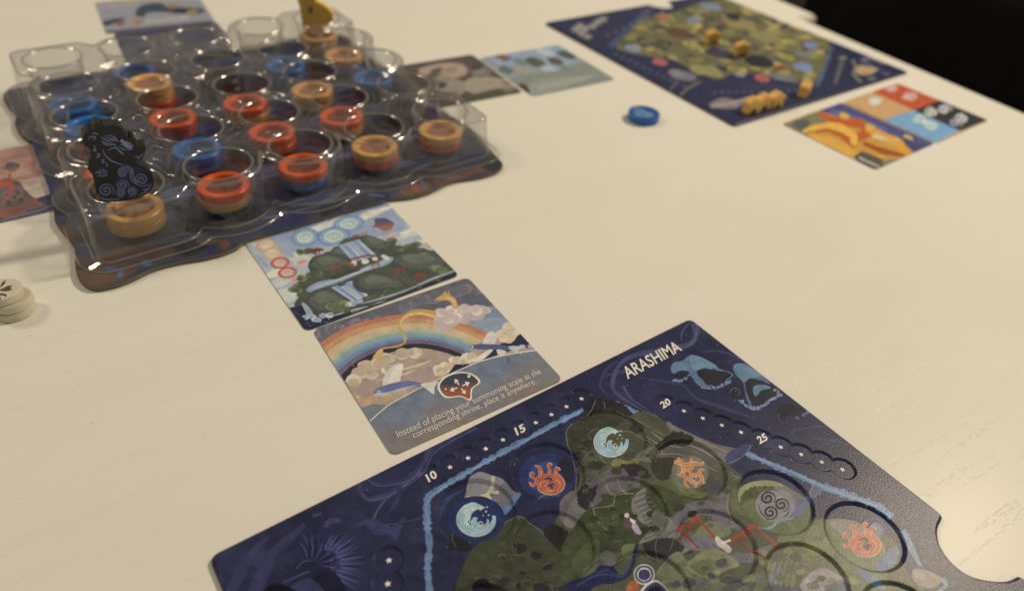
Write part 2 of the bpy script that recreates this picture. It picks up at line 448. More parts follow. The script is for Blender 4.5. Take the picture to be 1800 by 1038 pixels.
# ---- night sea: drifting smoke and wisps
a.zone = 'E'
a.stroke([(385, 712), (300, 790), (245, 870), (205, 950), (150, 1060)], [18, 60, 70], '#34365a')
a.stroke([(612, 628), (520, 715), (420, 800), (400, 860), (340, 960), (290, 1060)], [20, 60, 40, 80, 70], '#34365a')
a.stroke([(720, 560), (660, 580)], [10, 24], '#3b3c63', 1); a.stroke([(830, 605), (770, 610), (735, 650)], [26, 40, 20], '#3a3c64')
a.stroke([(1655, 25), (1400, 160), (1335, 270), (1210, 360), (1060, 385), (985, 345)], [60, 50, 40, 30, 20, 8], '#35365b')
a.stroke([(1385, 160), (1320, 300), (1160, 430), (1010, 478), (950, 420), (958, 365)], [30, 55, 40, 30, 26, 20], '#3a3a60')
for k, q in enumerate([[(1665, 40), (1420, 180), (1345, 300), (1230, 370), (1070, 395), (990, 350)], [(1380, 170), (1310, 310), (1150, 440), (1015, 482), (955, 430)],
                       [(1300, 352), (1130, 462), (1040, 590), (1110, 632), (1330, 590)], [(1240, 380), (1100, 480), (1025, 600)]]):
    a.stroke(q, [3, 5, 3], '#55557c')
a.blob([(925, 635), (985, 595), (1045, 600), (1150, 640), (1215, 580), (1225, 600), (1190, 690), (1170, 735), (1130, 690), (1040, 690), (990, 640)], '#393a60')
a.stroke([(1200, 400), (1170, 500), (1120, 560)], [40, 22, 12], '#33355a')
# ---- night dragon at the left corner
a.blob([(520, 1045), (500, 960), (560, 850), (560, 760), (640, 680), (780, 650), (860, 720), (900, 860), (880, 980), (860, 1060)], '#27284a')
for k in range(34):
    th = math.radians(-118 + k * 4.6); r0 = 110 + 30 * math.sin(k * 1.7); r1 = 262 + 28 * math.sin(k * 2.3) + (20 if k > 12 else -30)
    cx, cy = 690, 880
    d = math.radians(5)
    cc = ['#3a3d6c', '#4f5588', '#24253f', '#44487a'][k % 4] if k > 9 else ['#2b2d50', '#383b66', '#20213a'][k % 3]
    a.poly([(cx + r0 * math.cos(th - d), cy + r0 * math.sin(th - d)), (cx + r1 * math.cos(th), cy + r1 * 0.92 * math.sin(th)), (cx + r0 * math.cos(th + d), cy + r0 * math.sin(th + d))], cc)
for k in range(22):
    th = math.radians(-125 + k * 7.5); cx, cy = 660, 890
    a.stroke([(cx + 70 * math.cos(th), cy + 62 * math.sin(th)), (cx + 130 * math.cos(th + .1), cy + 120 * math.sin(th + .1)), (cx + (175 + 30 * math.sin(k * 3)) * math.cos(th), cy + 170 * math.sin(th))], [6, 9, 2], ['#1d1e36', '#41446e', '#1a1b30'][k % 3])
a.blob([(540, 1050), (545, 900), (600, 850), (660, 850), (720, 900), (760, 930), (700, 960), (600, 980)], '#23243f')
a.stroke([(560, 900), (600, 860), (650, 850)], 6, '#4a4d78'); a.stroke([(480, 985), (560, 950), (640, 915)], [10, 14, 8], '#3f4270')
a.blob([(660, 960), (760, 915), (830, 960), (860, 1060), (700, 1060), (690, 1000)], '#1e1d30')
a.blob([(500, 1060), (560, 985), (640, 960), (700, 1000), (720, 1060)], '#34365c')
a.blob([(365, 1030), (410, 995), (480, 1000), (570, 1040), (560, 1070), (380, 1070)], '#14141f')
# ---- small mountains by the title
a.zone = 'B'
for q, w in [([(800, 235), (900, 230), (1010, 260), (1100, 330)], 14), ([(900, 300), (1000, 290)], 12), ([(430, 390), (600, 420), (720, 440)], 16), ([(190, 390), (300, 360), (400, 350)], 20),
             ([(1480, 540), (1600, 620), (1680, 640)], 18), ([(1330, 720), (1500, 690), (1600, 690)], 16), ([(700, 440), (780, 520), (900, 560), (1010, 600), (1130, 640)], 22), ([(1480, 760), (1600, 770), (1700, 800)], 12)]:
    a.stroke(q, [w * .4, w, w * .3], '#363a60')
a.stroke([(770, 60), (775, 130), (730, 190), (560, 230), (420, 250), (320, 300), (270, 400), (280, 480), (400, 560), (520, 630)], [60, 34, 30, 40, 30, 22, 26, 20, 12, 6], '#45466a')
a.stroke([(740, 50), (690, 110), (685, 170)], [4, 10, 6], '#4b4c72'); a.stroke([(775, 70), (770, 150), (690, 215), (480, 262)], 5, '#5f5e7c')
a.stroke([(300, 290), (230, 340), (190, 440), (240, 500)], [6, 24, 16, 6], '#393b62'); a.stroke([(330, 440), (380, 520), (490, 600), (500, 700)], [14, 10, 5, 3], '#484a6e')
def peak(pts, snow, rock, foam):
    a.blob(pts, snow, 3); a.rough(rock, '#2b2a33', 6, 4)
    a.puffs([(foam[i][0] + (foam[i + 1][0] - foam[i][0]) * t, foam[i][1] + (foam[i + 1][1] - foam[i][1]) * t) for i in range(len(foam) - 1) for t in (0, .33, .66) if math.dist(foam[i], foam[i + 1]) < 80], 9, ['#56638c', '#667398', '#7681a2'], 0.8, 3, 1.0)
peak([(622, 355), (635, 300), (690, 290), (735, 256), (790, 262), (850, 290), (910, 335), (1000, 370), (960, 410), (880, 440), (790, 440), (740, 380), (690, 400)], '#4d6f88',
     [(775, 345), (830, 335), (900, 345), (985, 370), (950, 410), (880, 440), (820, 420)], [(640, 405), (680, 410), (720, 385), (810, 450), (860, 455), (900, 455), (950, 430), (985, 405)])
a.rough([(640, 370), (690, 350), (735, 355), (715, 385), (670, 400)], '#2c2b34', 5, 4)
a.blob([(735, 258), (790, 262), (850, 290), (905, 330), (830, 330), (770, 350), (745, 320)], '#5a8298'); a.blob([(640, 305), (690, 292), (722, 300), (720, 345), (660, 345), (632, 350)], '#52778c')
peak([(1000, 315), (1060, 305), (1110, 330), (1180, 375), (1230, 430), (1250, 440), (1280, 490), (1200, 540), (1120, 580), (1080, 520), (1060, 420), (1010, 370)], '#4a6c84',
     [(1070, 400), (1130, 400), (1190, 420), (1245, 440), (1275, 490), (1200, 540), (1130, 570), (1085, 500)], [(1050, 540), (1080, 560), (1120, 580), (1160, 575), (1200, 550), (1240, 520), (1285, 495), (1240, 450)])
a.blob([(1005, 318), (1060, 308), (1110, 332), (1175, 380), (1100, 395), (1065, 420), (1030, 380)], '#577e94'); a.blob([(1130, 440), (1190, 435), (1230, 455), (1170, 470), (1140, 505), (1120, 480)], '#53798f')
a.blob([(960, 470), (1000, 435), (1050, 450), (1070, 500), (1030, 520), (980, 510)], '#252733'); a.stroke([(975, 490), (1000, 455), (1040, 470), (1030, 500)], 8, '#3c4a5c')
a.blob([(1270, 590), (1320, 550), (1400, 570), (1450, 610), (1400, 640), (1340, 620), (1320, 660), (1280, 640)], '#20212c'); a.stroke([(1275, 610), (1290, 660), (1320, 660), (1325, 630)], 8, '#3a3f55')
a.puffs([(1390, 632), (1425, 620), (1450, 600)], 14, ['#5a6794', '#49557f'], .8, 2)
# ---- island
a.zone = 'A'
a.zone = 'E'; a.ragged([(1362, 470), (1358, 600), (1376, 760), (1364, 900), (1378, 1060), (1380, 1300)], 40, '#54789c'); a.zone = 'A'
a.ragged([(187, 900), (176, 760), (200, 720), (300, 655), (480, 548), (640, 458), (800, 372), (950, 290), (1125, 205)], 36, '#54789c')
a.ragged([(187, 900), (178, 765), (300, 662), (480, 556), (640, 466), (800, 380), (950, 298), (1110, 216)], 13, '#6a8fb0', .5)
a.ragged([(1320, 165), (1440, 220), (1560, 268), (1660, 300)], 30, '#54789c')
a.blob([(1030, 420), (1018, 340), (1060, 290), (1140, 245), (1250, 195), (1340, 215), (1440, 260), (1560, 330), (1760, 390), (1760, 700), (1560, 680), (1300, 590), (1190, 560), (1120, 500)], '#3c3d30')
a.zone = 'C'
a.blob([(-60, 560), (60, 380), (100, 200), (420, -60), (620, 20), (760, 80), (900, 140), (1040, 175), (985, 260), (1060, 340), (1040, 420), (1110, 360), (1230, 348), (1330, 380), (1420, 440), (1480, 570), (1580, 590),
        (1650, 580), (1760, 620), (1980, 700), (2060, 900), (2200, 1100), (2200, 1800), (1200, 2200), (-500, 2000), (-720, 1250), (-640, 960), (-330, 720), (-180, 800)], '#4d4f3a')
a.zone = 'A'
a.blob([(380, 1420), (420, 1100), (560, 950), (650, 880), (730, 852), (810, 890), (900, 955), (1010, 1080), (1010, 1420)], '#3f4330')
a.stroke([(560, 950), (650, 880), (730, 853), (810, 890), (900, 955)], 5, '#6d6d58')
a.blob([(1000, 880), (985, 760), (1050, 690), (1120, 690), (1210, 610), (1330, 555), (1470, 620), (1420, 720), (1220, 780), (1150, 890), (1110, 930)], '#615b5c')
a.blob([(1010, 880), (1065, 745), (1110, 712), (1150, 790), (1130, 890), (1060, 915)], '#726b68')
a.rough([(880, 940), (900, 900), (950, 890), (1010, 915), (1080, 990), (1130, 1040), (1000, 1060), (930, 1000)], '#2b2629', 6)
a.rough([(960, 530), (1010, 480), (1050, 510), (1090, 570), (1085, 640), (1030, 655), (985, 700), (955, 640), (1000, 600)], '#242536', 6)
a.rough([(1125, 190), (1145, 145), (1190, 135), (1240, 132), (1300, 145), (1318, 190), (1260, 200), (1210, 215), (1150, 235)], '#28252a', 6)
a.rough([(1280, 190), (1340, 160), (1400, 200), (1420, 240), (1350, 225)], '#2d2b2c', 6)
a.rough([(1090, 700), (1130, 660), (1210, 640), (1200, 720), (1160, 770), (1120, 760)], '#312d30', 7)
a.rough([(1130, 600), (1180, 580), (1215, 610), (1205, 660), (1160, 680), (1130, 640)], '#5b5358', 6)
for q in [[(1020, 340), (1030, 420), (1060, 480), (1085, 600), (1075, 720)], [(1060, 290), (1030, 320), (1018, 360)], [(1330, 215), (1440, 262), (1560, 330), (1660, 380)], [(1205, 430), (1230, 480), (1290, 560), (1310, 620)],
          [(1150, 240), (1180, 200), (1200, 150)], [(1260, 200), (1250, 160)], [(1340, 325), (1420, 330), (1500, 380), (1560, 420)], [(1205, 500), (1210, 600), (1260, 640)], [(1250, 640), (1290, 700), (1320, 720)]]:
    a.stroke(q, 4, '#74705e')
a.rough([(1310, 545), (1320, 490), (1400, 505), (1480, 480), (1460, 525), (1400, 548)], '#74743e', 6)
a.rough([(1450, 470), (1530, 430), (1560, 440), (1500, 480), (1540, 520), (1480, 510)], '#67645a', 8)
a.rough([(1340, 540), (1410, 520), (1500, 560), (1530, 620), (1420, 610), (1380, 570)], '#332e30', 7)
# village rock
a.blob([(430, 625), (490, 583), (560, 600), (640, 630), (690, 690), (722, 722), (650, 785), (560, 805), (450, 765), (402, 742), (415, 690)], '#6b6870')
a.blob([(430, 625), (490, 585), (560, 602), (640, 635), (600, 680), (520, 700), (420, 715)], '#7f7b7c')
a.stroke([(412, 730), (480, 728), (545, 708), (575, 660), (578, 610)], 22, '#b3a88a', 1); a.stroke([(540, 712), (562, 750)], 26, '#b3a88a', 1); a.stroke([(555, 690), (612, 700)], 20, '#b3a88a', 1)
for q in [(450, 728), (500, 722), (560, 680), (578, 635), (548, 735), (590, 692)]: a.stroke([(q[0] - 8, q[1] - 10), (q[0] + 8, q[1] + 10)], 3, '#8a8068', 1)
a.rough([(590, 835), (640, 790), (690, 760), (710, 712), (748, 712), (720, 765), (690, 800), (640, 840)], '#50719a', 6)
a.rough([(320, 1000), (330, 930), (370, 905), (410, 940), (440, 1000), (440, 1060), (310, 1060)], '#29262a', 6); a.stroke([(340, 920), (330, 980), (350, 1040)], 4, '#66625a'); a.stroke([(410, 940), (440, 1010)], 4, '#66625a')
# stair path and grove
a.blob([(1140, 900), (1170, 810), (1290, 720), (1430, 690), (1520, 700), (1640, 640), (1740, 720), (1640, 880), (1500, 985), (1400, 1060), (1200, 1060)], '#363d2a')
a.rough([(1650, 640), (1720, 600), (1760, 660), (1740, 780), (1660, 800), (1600, 740)], '#4c522d', 7)
a.zone = 'C'
a.blob([(90, 560), (170, 500), (330, 420), (470, 400), (560, 520), (610, 690), (560, 735), (420, 745), (300, 700), (200, 720), (60, 760), (20, 900), (120, 920), (-40, 980), (-40, 760)], '#3d462a')
a.blob([(20, 900), (60, 770), (180, 720), (170, 850), (110, 930)], '#4b5433')
a.blob([(540, 720), (620, 620), (690, 520), (840, 470), (985, 415), (1012, 440), (970, 520), (1000, 600), (1080, 640), (960, 640), (820, 560), (700, 640), (640, 730)], '#666065')
a.rough([(600, 370), (720, 410), (850, 445), (830, 480), (700, 470), (690, 520), (610, 585), (540, 545), (520, 500), (480, 440), (500, 390)], '#3f4829', 9)
a.rough([(510, 380), (570, 340), (640, 320), (690, 380), (760, 430), (700, 440), (600, 400)], '#575c36', 7)
a.blob([(600, 10), (760, 80), (900, 138), (1045, 178), (985, 262), (930, 230), (860, 190), (760, 140), (660, 100)], '#6a635e')
a.blob([(540, 180), (640, 100), (760, 135), (880, 200), (950, 260), (900, 300), (820, 240), (700, 200), (600, 220)], '#59534f')
for q in [[(620, 30), (740, 90), (880, 150), (1000, 200)], [(640, 110), (760, 140), (860, 190), (940, 250)], [(560, 190), (680, 190), (800, 240), (900, 290)], [(500, 60), (600, 130), (700, 150)], [(470, 90), (560, 150), (580, 190)]]:
    a.stroke(q, [3, 9, 3], '#837a70')
a.rough([(640, 60), (700, 70), (770, 100), (720, 140), (640, 130), (560, 170), (530, 150), (590, 100)], '#2e2c28', 8)
a.blob([(505, 240), (540, 215), (640, 210), (680, 270), (640, 330), (560, 350), (510, 310)], '#38392c')
a.rough([(800, 330), (880, 330), (960, 380), (960, 420), (880, 440), (820, 400)], '#46454a', 7)
a.rough([(620, 330), (660, 320), (700, 370), (780, 410), (850, 430), (800, 460), (690, 420)], '#5f6932', 6)
# grove by the spirals
a.blob([(985, 460), (1000, 420), (1040, 400), (1110, 362), (1230, 348), (1330, 380), (1400, 430), (1470, 470), (1490, 570), (1440, 660), (1330, 690), (1200, 660), (1080, 580), (1000, 560)], '#59623c')
a.blob([(1040, 420), (1110, 365), (1230, 350), (1320, 382), (1250, 420), (1130, 440), (1060, 490)], '#8a8b58')
a.rough([(1060, 440), (1130, 390), (1230, 385), (1300, 400), (1240, 440), (1130, 460), (1060, 500)], '#444e2e', 8)
a.rough([(1260, 400), (1340, 400), (1420, 440), (1400, 520), (1300, 560), (1180, 520)], '#66636a', 8)
a.rough([(1300, 560), (1390, 520), (1420, 470), (1470, 450), (1480, 500), (1430, 560), (1330, 600), (1280, 610)], '#555d7c', 8)
a.rough([(1470, 440), (1500, 390), (1545, 410), (1530, 450), (1490, 470)], '#4e5674', 6); a.stroke([(1470, 450), (1500, 388), (1545, 408), (1535, 450)], 4, '#7a82a0')
a.stroke([(1160, 650), (1240, 640), (1290, 600), (1380, 580)], [12, 16, 8], '#6f8794')
a.rough([(960, 210), (1040, 150), (1115, 145), (1100, 190), (1030, 240), (975, 265)], '#3b4268', 6)
a.stroke([(975, 255), (1040, 230), (1090, 190), (1115, 145)], 4, '#6c7494'); a.stroke([(985, 300), (1010, 330), (1060, 350)], 4, '#6c7494')
a.stroke([(985, 420), (965, 500), (990, 580), (1060, 640), (1090, 660)], 4, '#86825f')
a.blob([(1290, 690), (1330, 690), (1440, 650), (1500, 600), (1650, 640), (1650, 720), (1560, 740), (1300, 740)], '#656b48')
a.blob([(1150, 1060), (1170, 900), (1290, 790), (1450, 735), (1560, 690), (1760, 640), (1900, 800), (1900, 1060)], '#5c6142')
a.rough([(1260, 830), (1330, 770), (1480, 730), (1620, 720), (1660, 760), (1540, 800), (1400, 820)], '#6d7442', 9)
a.blob([(1420, 1010), (1470, 930), (1560, 885), (1640, 918), (1705, 965), (1600, 1010), (1500, 1050)], '#8d8286')
a.blob([(1200, 1060), (1230, 1000), (1400, 985), (1420, 1060)], '#474c52'); a.blob([(1570, 1060), (1600, 990), (1690, 960), (1720, 1060)], '#4c5664')
a.rough([(1310, 900), (1380, 860), (1430, 900), (1420, 950), (1350, 960)], '#53573c', 8)
for k in range(5): a.blob([(1225 + k * 34, 960 + k * 6), (1260 + k * 34, 860 - k * 4), (1275 + k * 34, 862 - k * 4), (1248 + k * 34, 975 + k * 6)], '#77757c' if k < 2 else '#6d7150')
# stairs
a.blob([(470, 395), (400, 450), (388, 530), (440, 600), (500, 650), (430, 740), (560, 720), (640, 640), (600, 570), (520, 540), (475, 470)], '#77716a')
for k in range(11):
    t = k / 10; x = 430 + 90 * math.sin(t * 2.2); y = 440 + 280 * t
    a.stroke([(x - 46, y + 18), (x + 52, y - 22)], 11, '#5a554f', 1)
a.rough([(520, 560), (560, 540), (600, 590), (590, 680), (540, 700), (510, 620)], '#5c6058', 6)
a.blob([(560, 700), (620, 640), (690, 660), (650, 720)], '#6d6862')
for k in range(6): a.stroke([(560 + k * 20, 715 - k * 10), (600 + k * 22, 690 - k * 12)], 6, '#544f4b', 1)
# rocks, stream and the blue serpent
a.rough([(450, 745), (540, 712), (640, 720), (720, 750), (765, 795), (640, 812), (560, 862), (480, 800)], '#332e34', 7)
for q in [[(540, 715), (530, 780), (560, 860)], [(640, 722), (620, 790)], [(460, 790), (520, 830), (580, 850)]]: a.stroke(q, 4, '#726c66')
a.rough([(330, 760), (400, 740), (420, 780), (380, 830), (330, 810)], '#5c6a38', 6)
a.rough([(60, 440), (110, 420), (140, 480), (110, 540), (60, 510)], '#2f2a2e', 7)
a.blob([(-60, 1000), (60, 950), (160, 890), (270, 880), (330, 930), (380, 860), (400, 770), (425, 740), (415, 820), (380, 930), (280, 980), (160, 1010), (100, 1060), (-60, 1060)], '#232749')
a.stroke([(120, 960), (230, 910), (330, 940), (400, 820)], [8, 20, 14, 6], '#33396a'); a.stroke([(40, 1010), (150, 950), (260, 930)], 6, '#4a5178')
a.rough([(70, 940), (130, 890), (180, 860), (170, 900), (100, 950)], '#586044', 6)
a.rough([(190, 810), (260, 795), (290, 850), (240, 880), (190, 860)], '#5b5657', 6)
a.stroke([(90, 900), (200, 830), (250, 880), (330, 830), (420, 800)], 4, '#7d7a6c')
a.blob([(540, 925), (600, 840), (680, 795), (740, 880), (770, 1060), (600, 1060), (580, 980)], '#656a48')
a.rough([(800, 930), (880, 960), (960, 1000), (900, 1040), (800, 1060), (760, 1000)], '#5a5a52', 8)
a.blob([(690, 800), (760, 700), (800, 640), (860, 600), (930, 610), (1000, 660), (950, 700), (840, 690), (770, 760)], '#6e7250')
a.blob([(690, 720), (740, 690), (860, 690), (950, 740), (1050, 800), (1150, 780), (1250, 760), (1150, 850), (1000, 840), (860, 790), (740, 770)], '#68646a')
for k in range(12): a.stroke([(700 + k * 36, 690 + k * 9), (745 + k * 36, 745 + k * 9)], 7, '#55515a', 1)
a.rough([(710, 880), (800, 800), (900, 768), (1000, 815), (1045, 870), (970, 900), (880, 955), (780, 935)], '#75794f', 6)
a.rough([(740, 880), (850, 830), (960, 850), (1000, 870), (900, 900), (860, 940), (780, 910)], '#5e6540', 8)
a.rough([(1000, 960), (1080, 940), (1150, 990), (1100, 1050), (1000, 1040)], '#46424a', 9)
for q in [[(690, 800), (720, 880), (780, 940), (880, 960)], [(980, 420), (975, 540), (1010, 610)], [(860, 940), (940, 900), (1045, 870)], [(540, 925), (600, 840), (690, 795)], [(940, 690), (960, 650), (1050, 620)], [(150, 520), (180, 600), (260, 670)], [(150, 520), (270, 500), (290, 440), (400, 430)], [(230, 360), (250, 420), (290, 440)], [(300, 340), (320, 400), (360, 430)]]:
    a.stroke(q, 4, '#87836c')
def foliage(P, n, r0, r1, cs, line='#6e6d5a'):
    k = 0; xs = [p[0] for p in P]; ys = [p[1] for p in P]
    while k < n:
        x, y = a.rng.uniform(min(xs), max(xs)), a.rng.uniform(min(ys), max(ys))
        if not inside(x, y, P): continue
        k += 1; r = a.rng.uniform(r0, r1); q = ell(x, y, r, r * a.rng.uniform(.45, .7), 8, a.rng.uniform(-.5, .4))
        a.rough(q, a.rng.choice(cs), r * .16, 4)
        if k % 2: a.stroke([q[i % 8] for i in range(3, 8)], 2.6, line, 3)
foliage([(-560, 900), (-330, 760), (-160, 800), (0, 700), (40, 1060), (-560, 1060)], 34, 18, 60, ['#3a3f2c', '#2d2a2b', '#474b34', '#332f30', '#4d5038'])
foliage([(20, 60), (420, 0), (520, 200), (420, 400), (160, 480), (40, 400)], 26, 14, 46, ['#33352a', '#2b292a', '#404232', '#3a3634', '#4a4a38'])
foliage([(60, 560), (180, 520), (420, 460), (560, 560), (560, 720), (120, 740)], 22, 14, 44, ['#34402a', '#3f4a2e', '#2f3626', '#465034'])
foliage([(620, 380), (1000, 420), (980, 640), (640, 700)], 14, 14, 40, ['#414b2c', '#58564f', '#4c5634', '#38382f'])
foliage([(1160, 760), (1700, 690), (1760, 1060), (1160, 1060)], 34, 16, 54, ['#59603c', '#6b7148', '#4d5239', '#77784f', '#5d5a52'], '#88865f')
foliage([(540, 840), (760, 800), (1120, 900), (1120, 1060), (560, 1060)], 24, 16, 48, ['#5c6142', '#4b4f38', '#6c7050', '#46424a', '#565a44'], '#85836a')
# torii gates and walkers
RED, RED2 = '#94371f', '#7b2c1a'
def gate(b0, b1, p0, p1, p2, p3, th=26):
    a.stroke([p0, p1], 15, RED2, 1); a.stroke([p2, p3], 16, RED, 1)
    dx, dy = (b1[0] - b0[0]) * .06, (b1[1] - b0[1]) * .06
    a.stroke([(b0[0] - dx, b0[1] - dy), (b1[0] + dx, b1[1] + dy)], th, RED, 1)
    a.stroke([(b0[0] + 20, b0[1] + 36), (b1[0] + 12, b1[1] + 34)], th * .5, RED2, 1)
    a.stroke([((b0[0] + b1[0]) / 2, (b0[1] + b1[1]) / 2), ((b0[0] + b1[0]) / 2 + 18, (b0[1] + b1[1]) / 2 + 30)], 14, RED, 1)
gate((670, 655), (800, 572), (700, 668), (800, 765), (800, 590), (900, 700)); gate((1000, 715), (1140, 625), (1042, 722), (1195, 835), (1140, 640), (1285, 770))
a.zone = 'A'
def walker(x, y, k=1.0, dress='#a793a4'):
    a.blob([(x, y - 4), (x + 40 * k, y + 30 * k), (x + 78 * k, y + 92 * k), (x + 50 * k, y + 100 * k), (x + 14 * k, y + 50 * k)], dress)
    a.blob([(x - 34 * k, y + 20 * k), (x - 4 * k, y - 8 * k), (x + 22 * k, y + 40 * k), (x + 6 * k, y + 66 * k), (x - 26 * k, y + 52 * k)], '#5a4a48')
    a.blob(ell(x - 12 * k, y - 14 * k, 15 * k, 15 * k, 10), '#c7b49e', 1); a.stroke([(x + 10 * k, y + 12 * k), (x + 40 * k, y + 30 * k)], 16 * k, '#cdbfae', 1)
walker(1405, 850)
a.zone = 'C'
a.blob([(900, 700), (930, 705), (1000, 765), (985, 795), (950, 770), (915, 745)], '#bfae9f'); a.blob(ell(915, 705, 14, 14, 10), '#cbb9a4', 1); a.stroke([(940, 735), (995, 715)], 14, '#cfc0ae', 1)
# stream on the right shore
a.ragged([(1085, 195), (1240, 262), (1400, 330), (1560, 400), (1760, 470)], 30, '#54789c')
a.zone = 'D'
a.ragged([(520, 400), (700, 462), (850, 520), (935, 585)], 40, '#55799b'); a.ragged([(40, 195), (200, 260), (350, 320), (520, 402), (700, 466), (850, 524)], 11, '#6a8fb0', .5)
a.stroke([(1000, 665), (1050, 770), (1110, 885)], [34, 40, 16], '#5d7c98'); a.rough([(720, 900), (800, 930), (900, 1000), (860, 1010), (760, 960)], '#55708c', 6)
a.blob([(1065, 905), (1130, 905), (1240, 960), (1180, 1020), (1090, 1000), (1060, 950)], '#807468'); a.stroke([(1240, 965), (1265, 1000), (1210, 1050)], 24, '#5f7e9a')
a.blob([(520, 600), (640, 585), (760, 620), (860, 700), (900, 800), (800, 890), (640, 850), (540, 700)], '#626a48'); a.blob([(560, 610), (650, 588), (760, 625), (830, 690), (760, 740), (640, 690)], '#767067')
a.rough([(800, 640), (840, 605), (890, 650), (870, 690), (830, 690)], '#59678a', 6); a.rough([(840, 880), (900, 800), (960, 750), (985, 800), (940, 880), (880, 905)], '#4c6488', 7)
a.stroke([(720, 320), (850, 390), (950, 450), (1010, 520)], [10, 40, 20], '#353a58')
for k in range(150):   # spattered light flecks
    z = a.rng.choice('AABBCCDE'); a.zone = z; x, y = a.rng.uniform(0, 1700), a.rng.uniform(40, 1030)
    a.poly(ell(x, y, a.rng.uniform(1.5, 4), None, 6), a.rng.choice(['#6c7296', '#7d7f7a', '#5a6090']))
# ---- emblems in the recesses
def wave_emblem(z, cx, cy, r, k):
    a.zone = z; a.cur = 'wave_emblem#%d' % k; sy = .86
    def arc(ox, oy, rr, a0, a1, n=26): return [(cx + ox * r + rr * r * math.cos(math.radians(a0 + (a1 - a0) * t / n)), cy + sy * (oy * r + rr * r * math.sin(math.radians(a0 + (a1 - a0) * t / n)))) for t in range(n + 1)]
    def crescent(ox, oy, rr, c, ix=.16, iy=-.16, ir=.66, a0=-12, a1=262):
        a.poly(arc(ox, oy, rr, a0, a1) + arc(ox + ix * rr, oy + iy * rr, ir * rr, a1 - 8, a0 + 6), c)
    crescent(0, 0, 1.0, '#84acd6')
    a.blob([(cx - .78 * r, cy - .3 * r), (cx - .7 * r, cy - .62 * r), (cx - .4 * r, cy - .8 * r), (cx - .1 * r, cy - .86 * r), (cx + .2 * r, cy - .74 * r), (cx + .46 * r, cy - .58 * r), (cx + .2 * r, cy - .52 * r), (cx - .05 * r, cy - .46 * r), (cx - .22 * r, cy - .28 * r), (cx - .3 * r, cy - .02 * r), (cx - .55 * r, cy + .1 * r)], '#93b6da')
    crescent(.2, .2, .46, '#86accd', .2, -.3, .55, -30, 230)
    for j, rr in enumerate((.95, .9, .85, .8, .75, .7)):
        a.stroke(arc(.02, -.01, rr, 14 + j * 5, 236 - j * 9, 18), r * .028, ['#c6d5e2', '#567fa8'][j % 2], 1)
    for (ox, oy, rr, dd) in [(-.5, -.42, .2, 1), (-.12, -.66, .15, -1), (.2, .22, .17, 1), (-.45, .12, .16, -1), (.2, -.64, .1, 1)]:
        a.stroke(spiral(cx + ox * r, cy + oy * r * sy, .02 * r, rr * r, 1.2, .4, 18, .85, dd), r * .035, '#d0dce6', 1)
    for j, rr in enumerate((.42, .36)): a.stroke(arc(.2, .2, rr, 10, 200, 14), r * .026, ['#cddae5', '#567fa8'][j], 1)
    for (ox, oy, rr) in [(.5, -.4, .05), (.62, -.22, .035), (.56, -.62, .04), (.36, -.2, .03)]: a.poly(ell(cx + ox * r, cy + oy * r, rr * r, None, 9), '#a9c6de')
    a.cur = 'printed_face'
def flame_emblem(z, cx, cy, r, k, c='#b9522e'):
    a.zone = z; a.cur = 'flame_emblem#%d' % k
    body = [(-.72, .02), (-.98, -.12), (-1.02, -.34), (-.84, -.44), (-.74, -.3), (-.84, -.24), (-.8, -.14), (-.58, -.14), (-.5, -.4), (-.56, -.62), (-.74, -.8), (-.4, -.74), (-.26, -.5), (-.24, -.3), (-.06, -.32), (.02, -.52), (-.04, -.72), (.02, -.9), (.2, -.94), (.28, -.8), (.16, -.76), (.16, -.62), (.24, -.46), (.2, -.3), (.36, -.36), (.34, -.58), (.48, -.72), (.68, -.66), (.74, -.5), (.6, -.54), (.54, -.42), (.66, -.26), (.86, -.08),
            (1.0, .2), (.9, .55), (.6, .8), (.15, .88), (-.35, .75), (-.56, .52), (-.58, .3), (-.78, .42), (-.98, .34), (-1.04, .14), (-.9, .2), (-.78, .24)]
    for kk, cc in ((1.06, '#cf9070'), (1.0, c)): a.blob([(cx + x * r * kk, cy + y * r * kk) for x, y in body], cc, 3)
    for q in ([(-.22, .02), (-.02, -.14), (.22, -.1), (.3, .06), (.16, .14), (.14, .02), (-.02, -.0)], [(.02, .46), (.1, .3), (.34, .22), (.46, .34), (.3, .36), (.34, .52), (.2, .56), (.16, .42)]): a.blob([(cx + x * r, cy + y * r) for x, y in q], '#3a3c5c', 3)
    for q in [[(-.45, .5), (-.42, .2), (-.2, .1), (.0, .2), (-.08, .36)], [(.5, .7), (.74, .44), (.7, .14), (.46, .02)], [(-.3, .62), (.1, .72), (.44, .62)], [(-.5, -.1), (-.36, -.3), (-.4, -.52)], [(.08, -.3), (.12, -.5)], [(.44, -.24), (.46, -.48)], [(-.2, .3), (.0, .56), (.26, .66)]]: a.stroke([(cx + x * r, cy + y * r) for x, y in q], r * .035, '#d79a78')
    a.cur = 'printed_face'
def spiral_emblem(z, cx, cy, r, k):
    a.zone = z; a.poly(ell(cx, cy, r * 1.12, r * .95, 32), '#7d797b'); a.cur = 'spiral_emblem#%d' % k
    for j, (x, y) in enumerate([(-.42, -.38), (.36, -.02), (-.28, .42)]):
        a.stroke(spiral(cx + x * r, cy + y * r, .06 * r, .46 * r, 1.75, 2.2 + j * .7, 44, .9, 1), [r * .1, r * .13, r * .12, r * .05], '#1c1b27', 1)
    for q in [[(-.95, -.1), (-.8, .4), (-.45, .75), (0, .85)], [(.2, -.8), (-.2, -.88), (-.6, -.75)], [(.85, .2), (.7, .55), (.4, .7)]]: a.stroke([(cx + x * r, cy + y * r) for x, y in q], [r * .02, r * .08, r * .02], '#1c1b27')
    a.cur = 'printed_face'
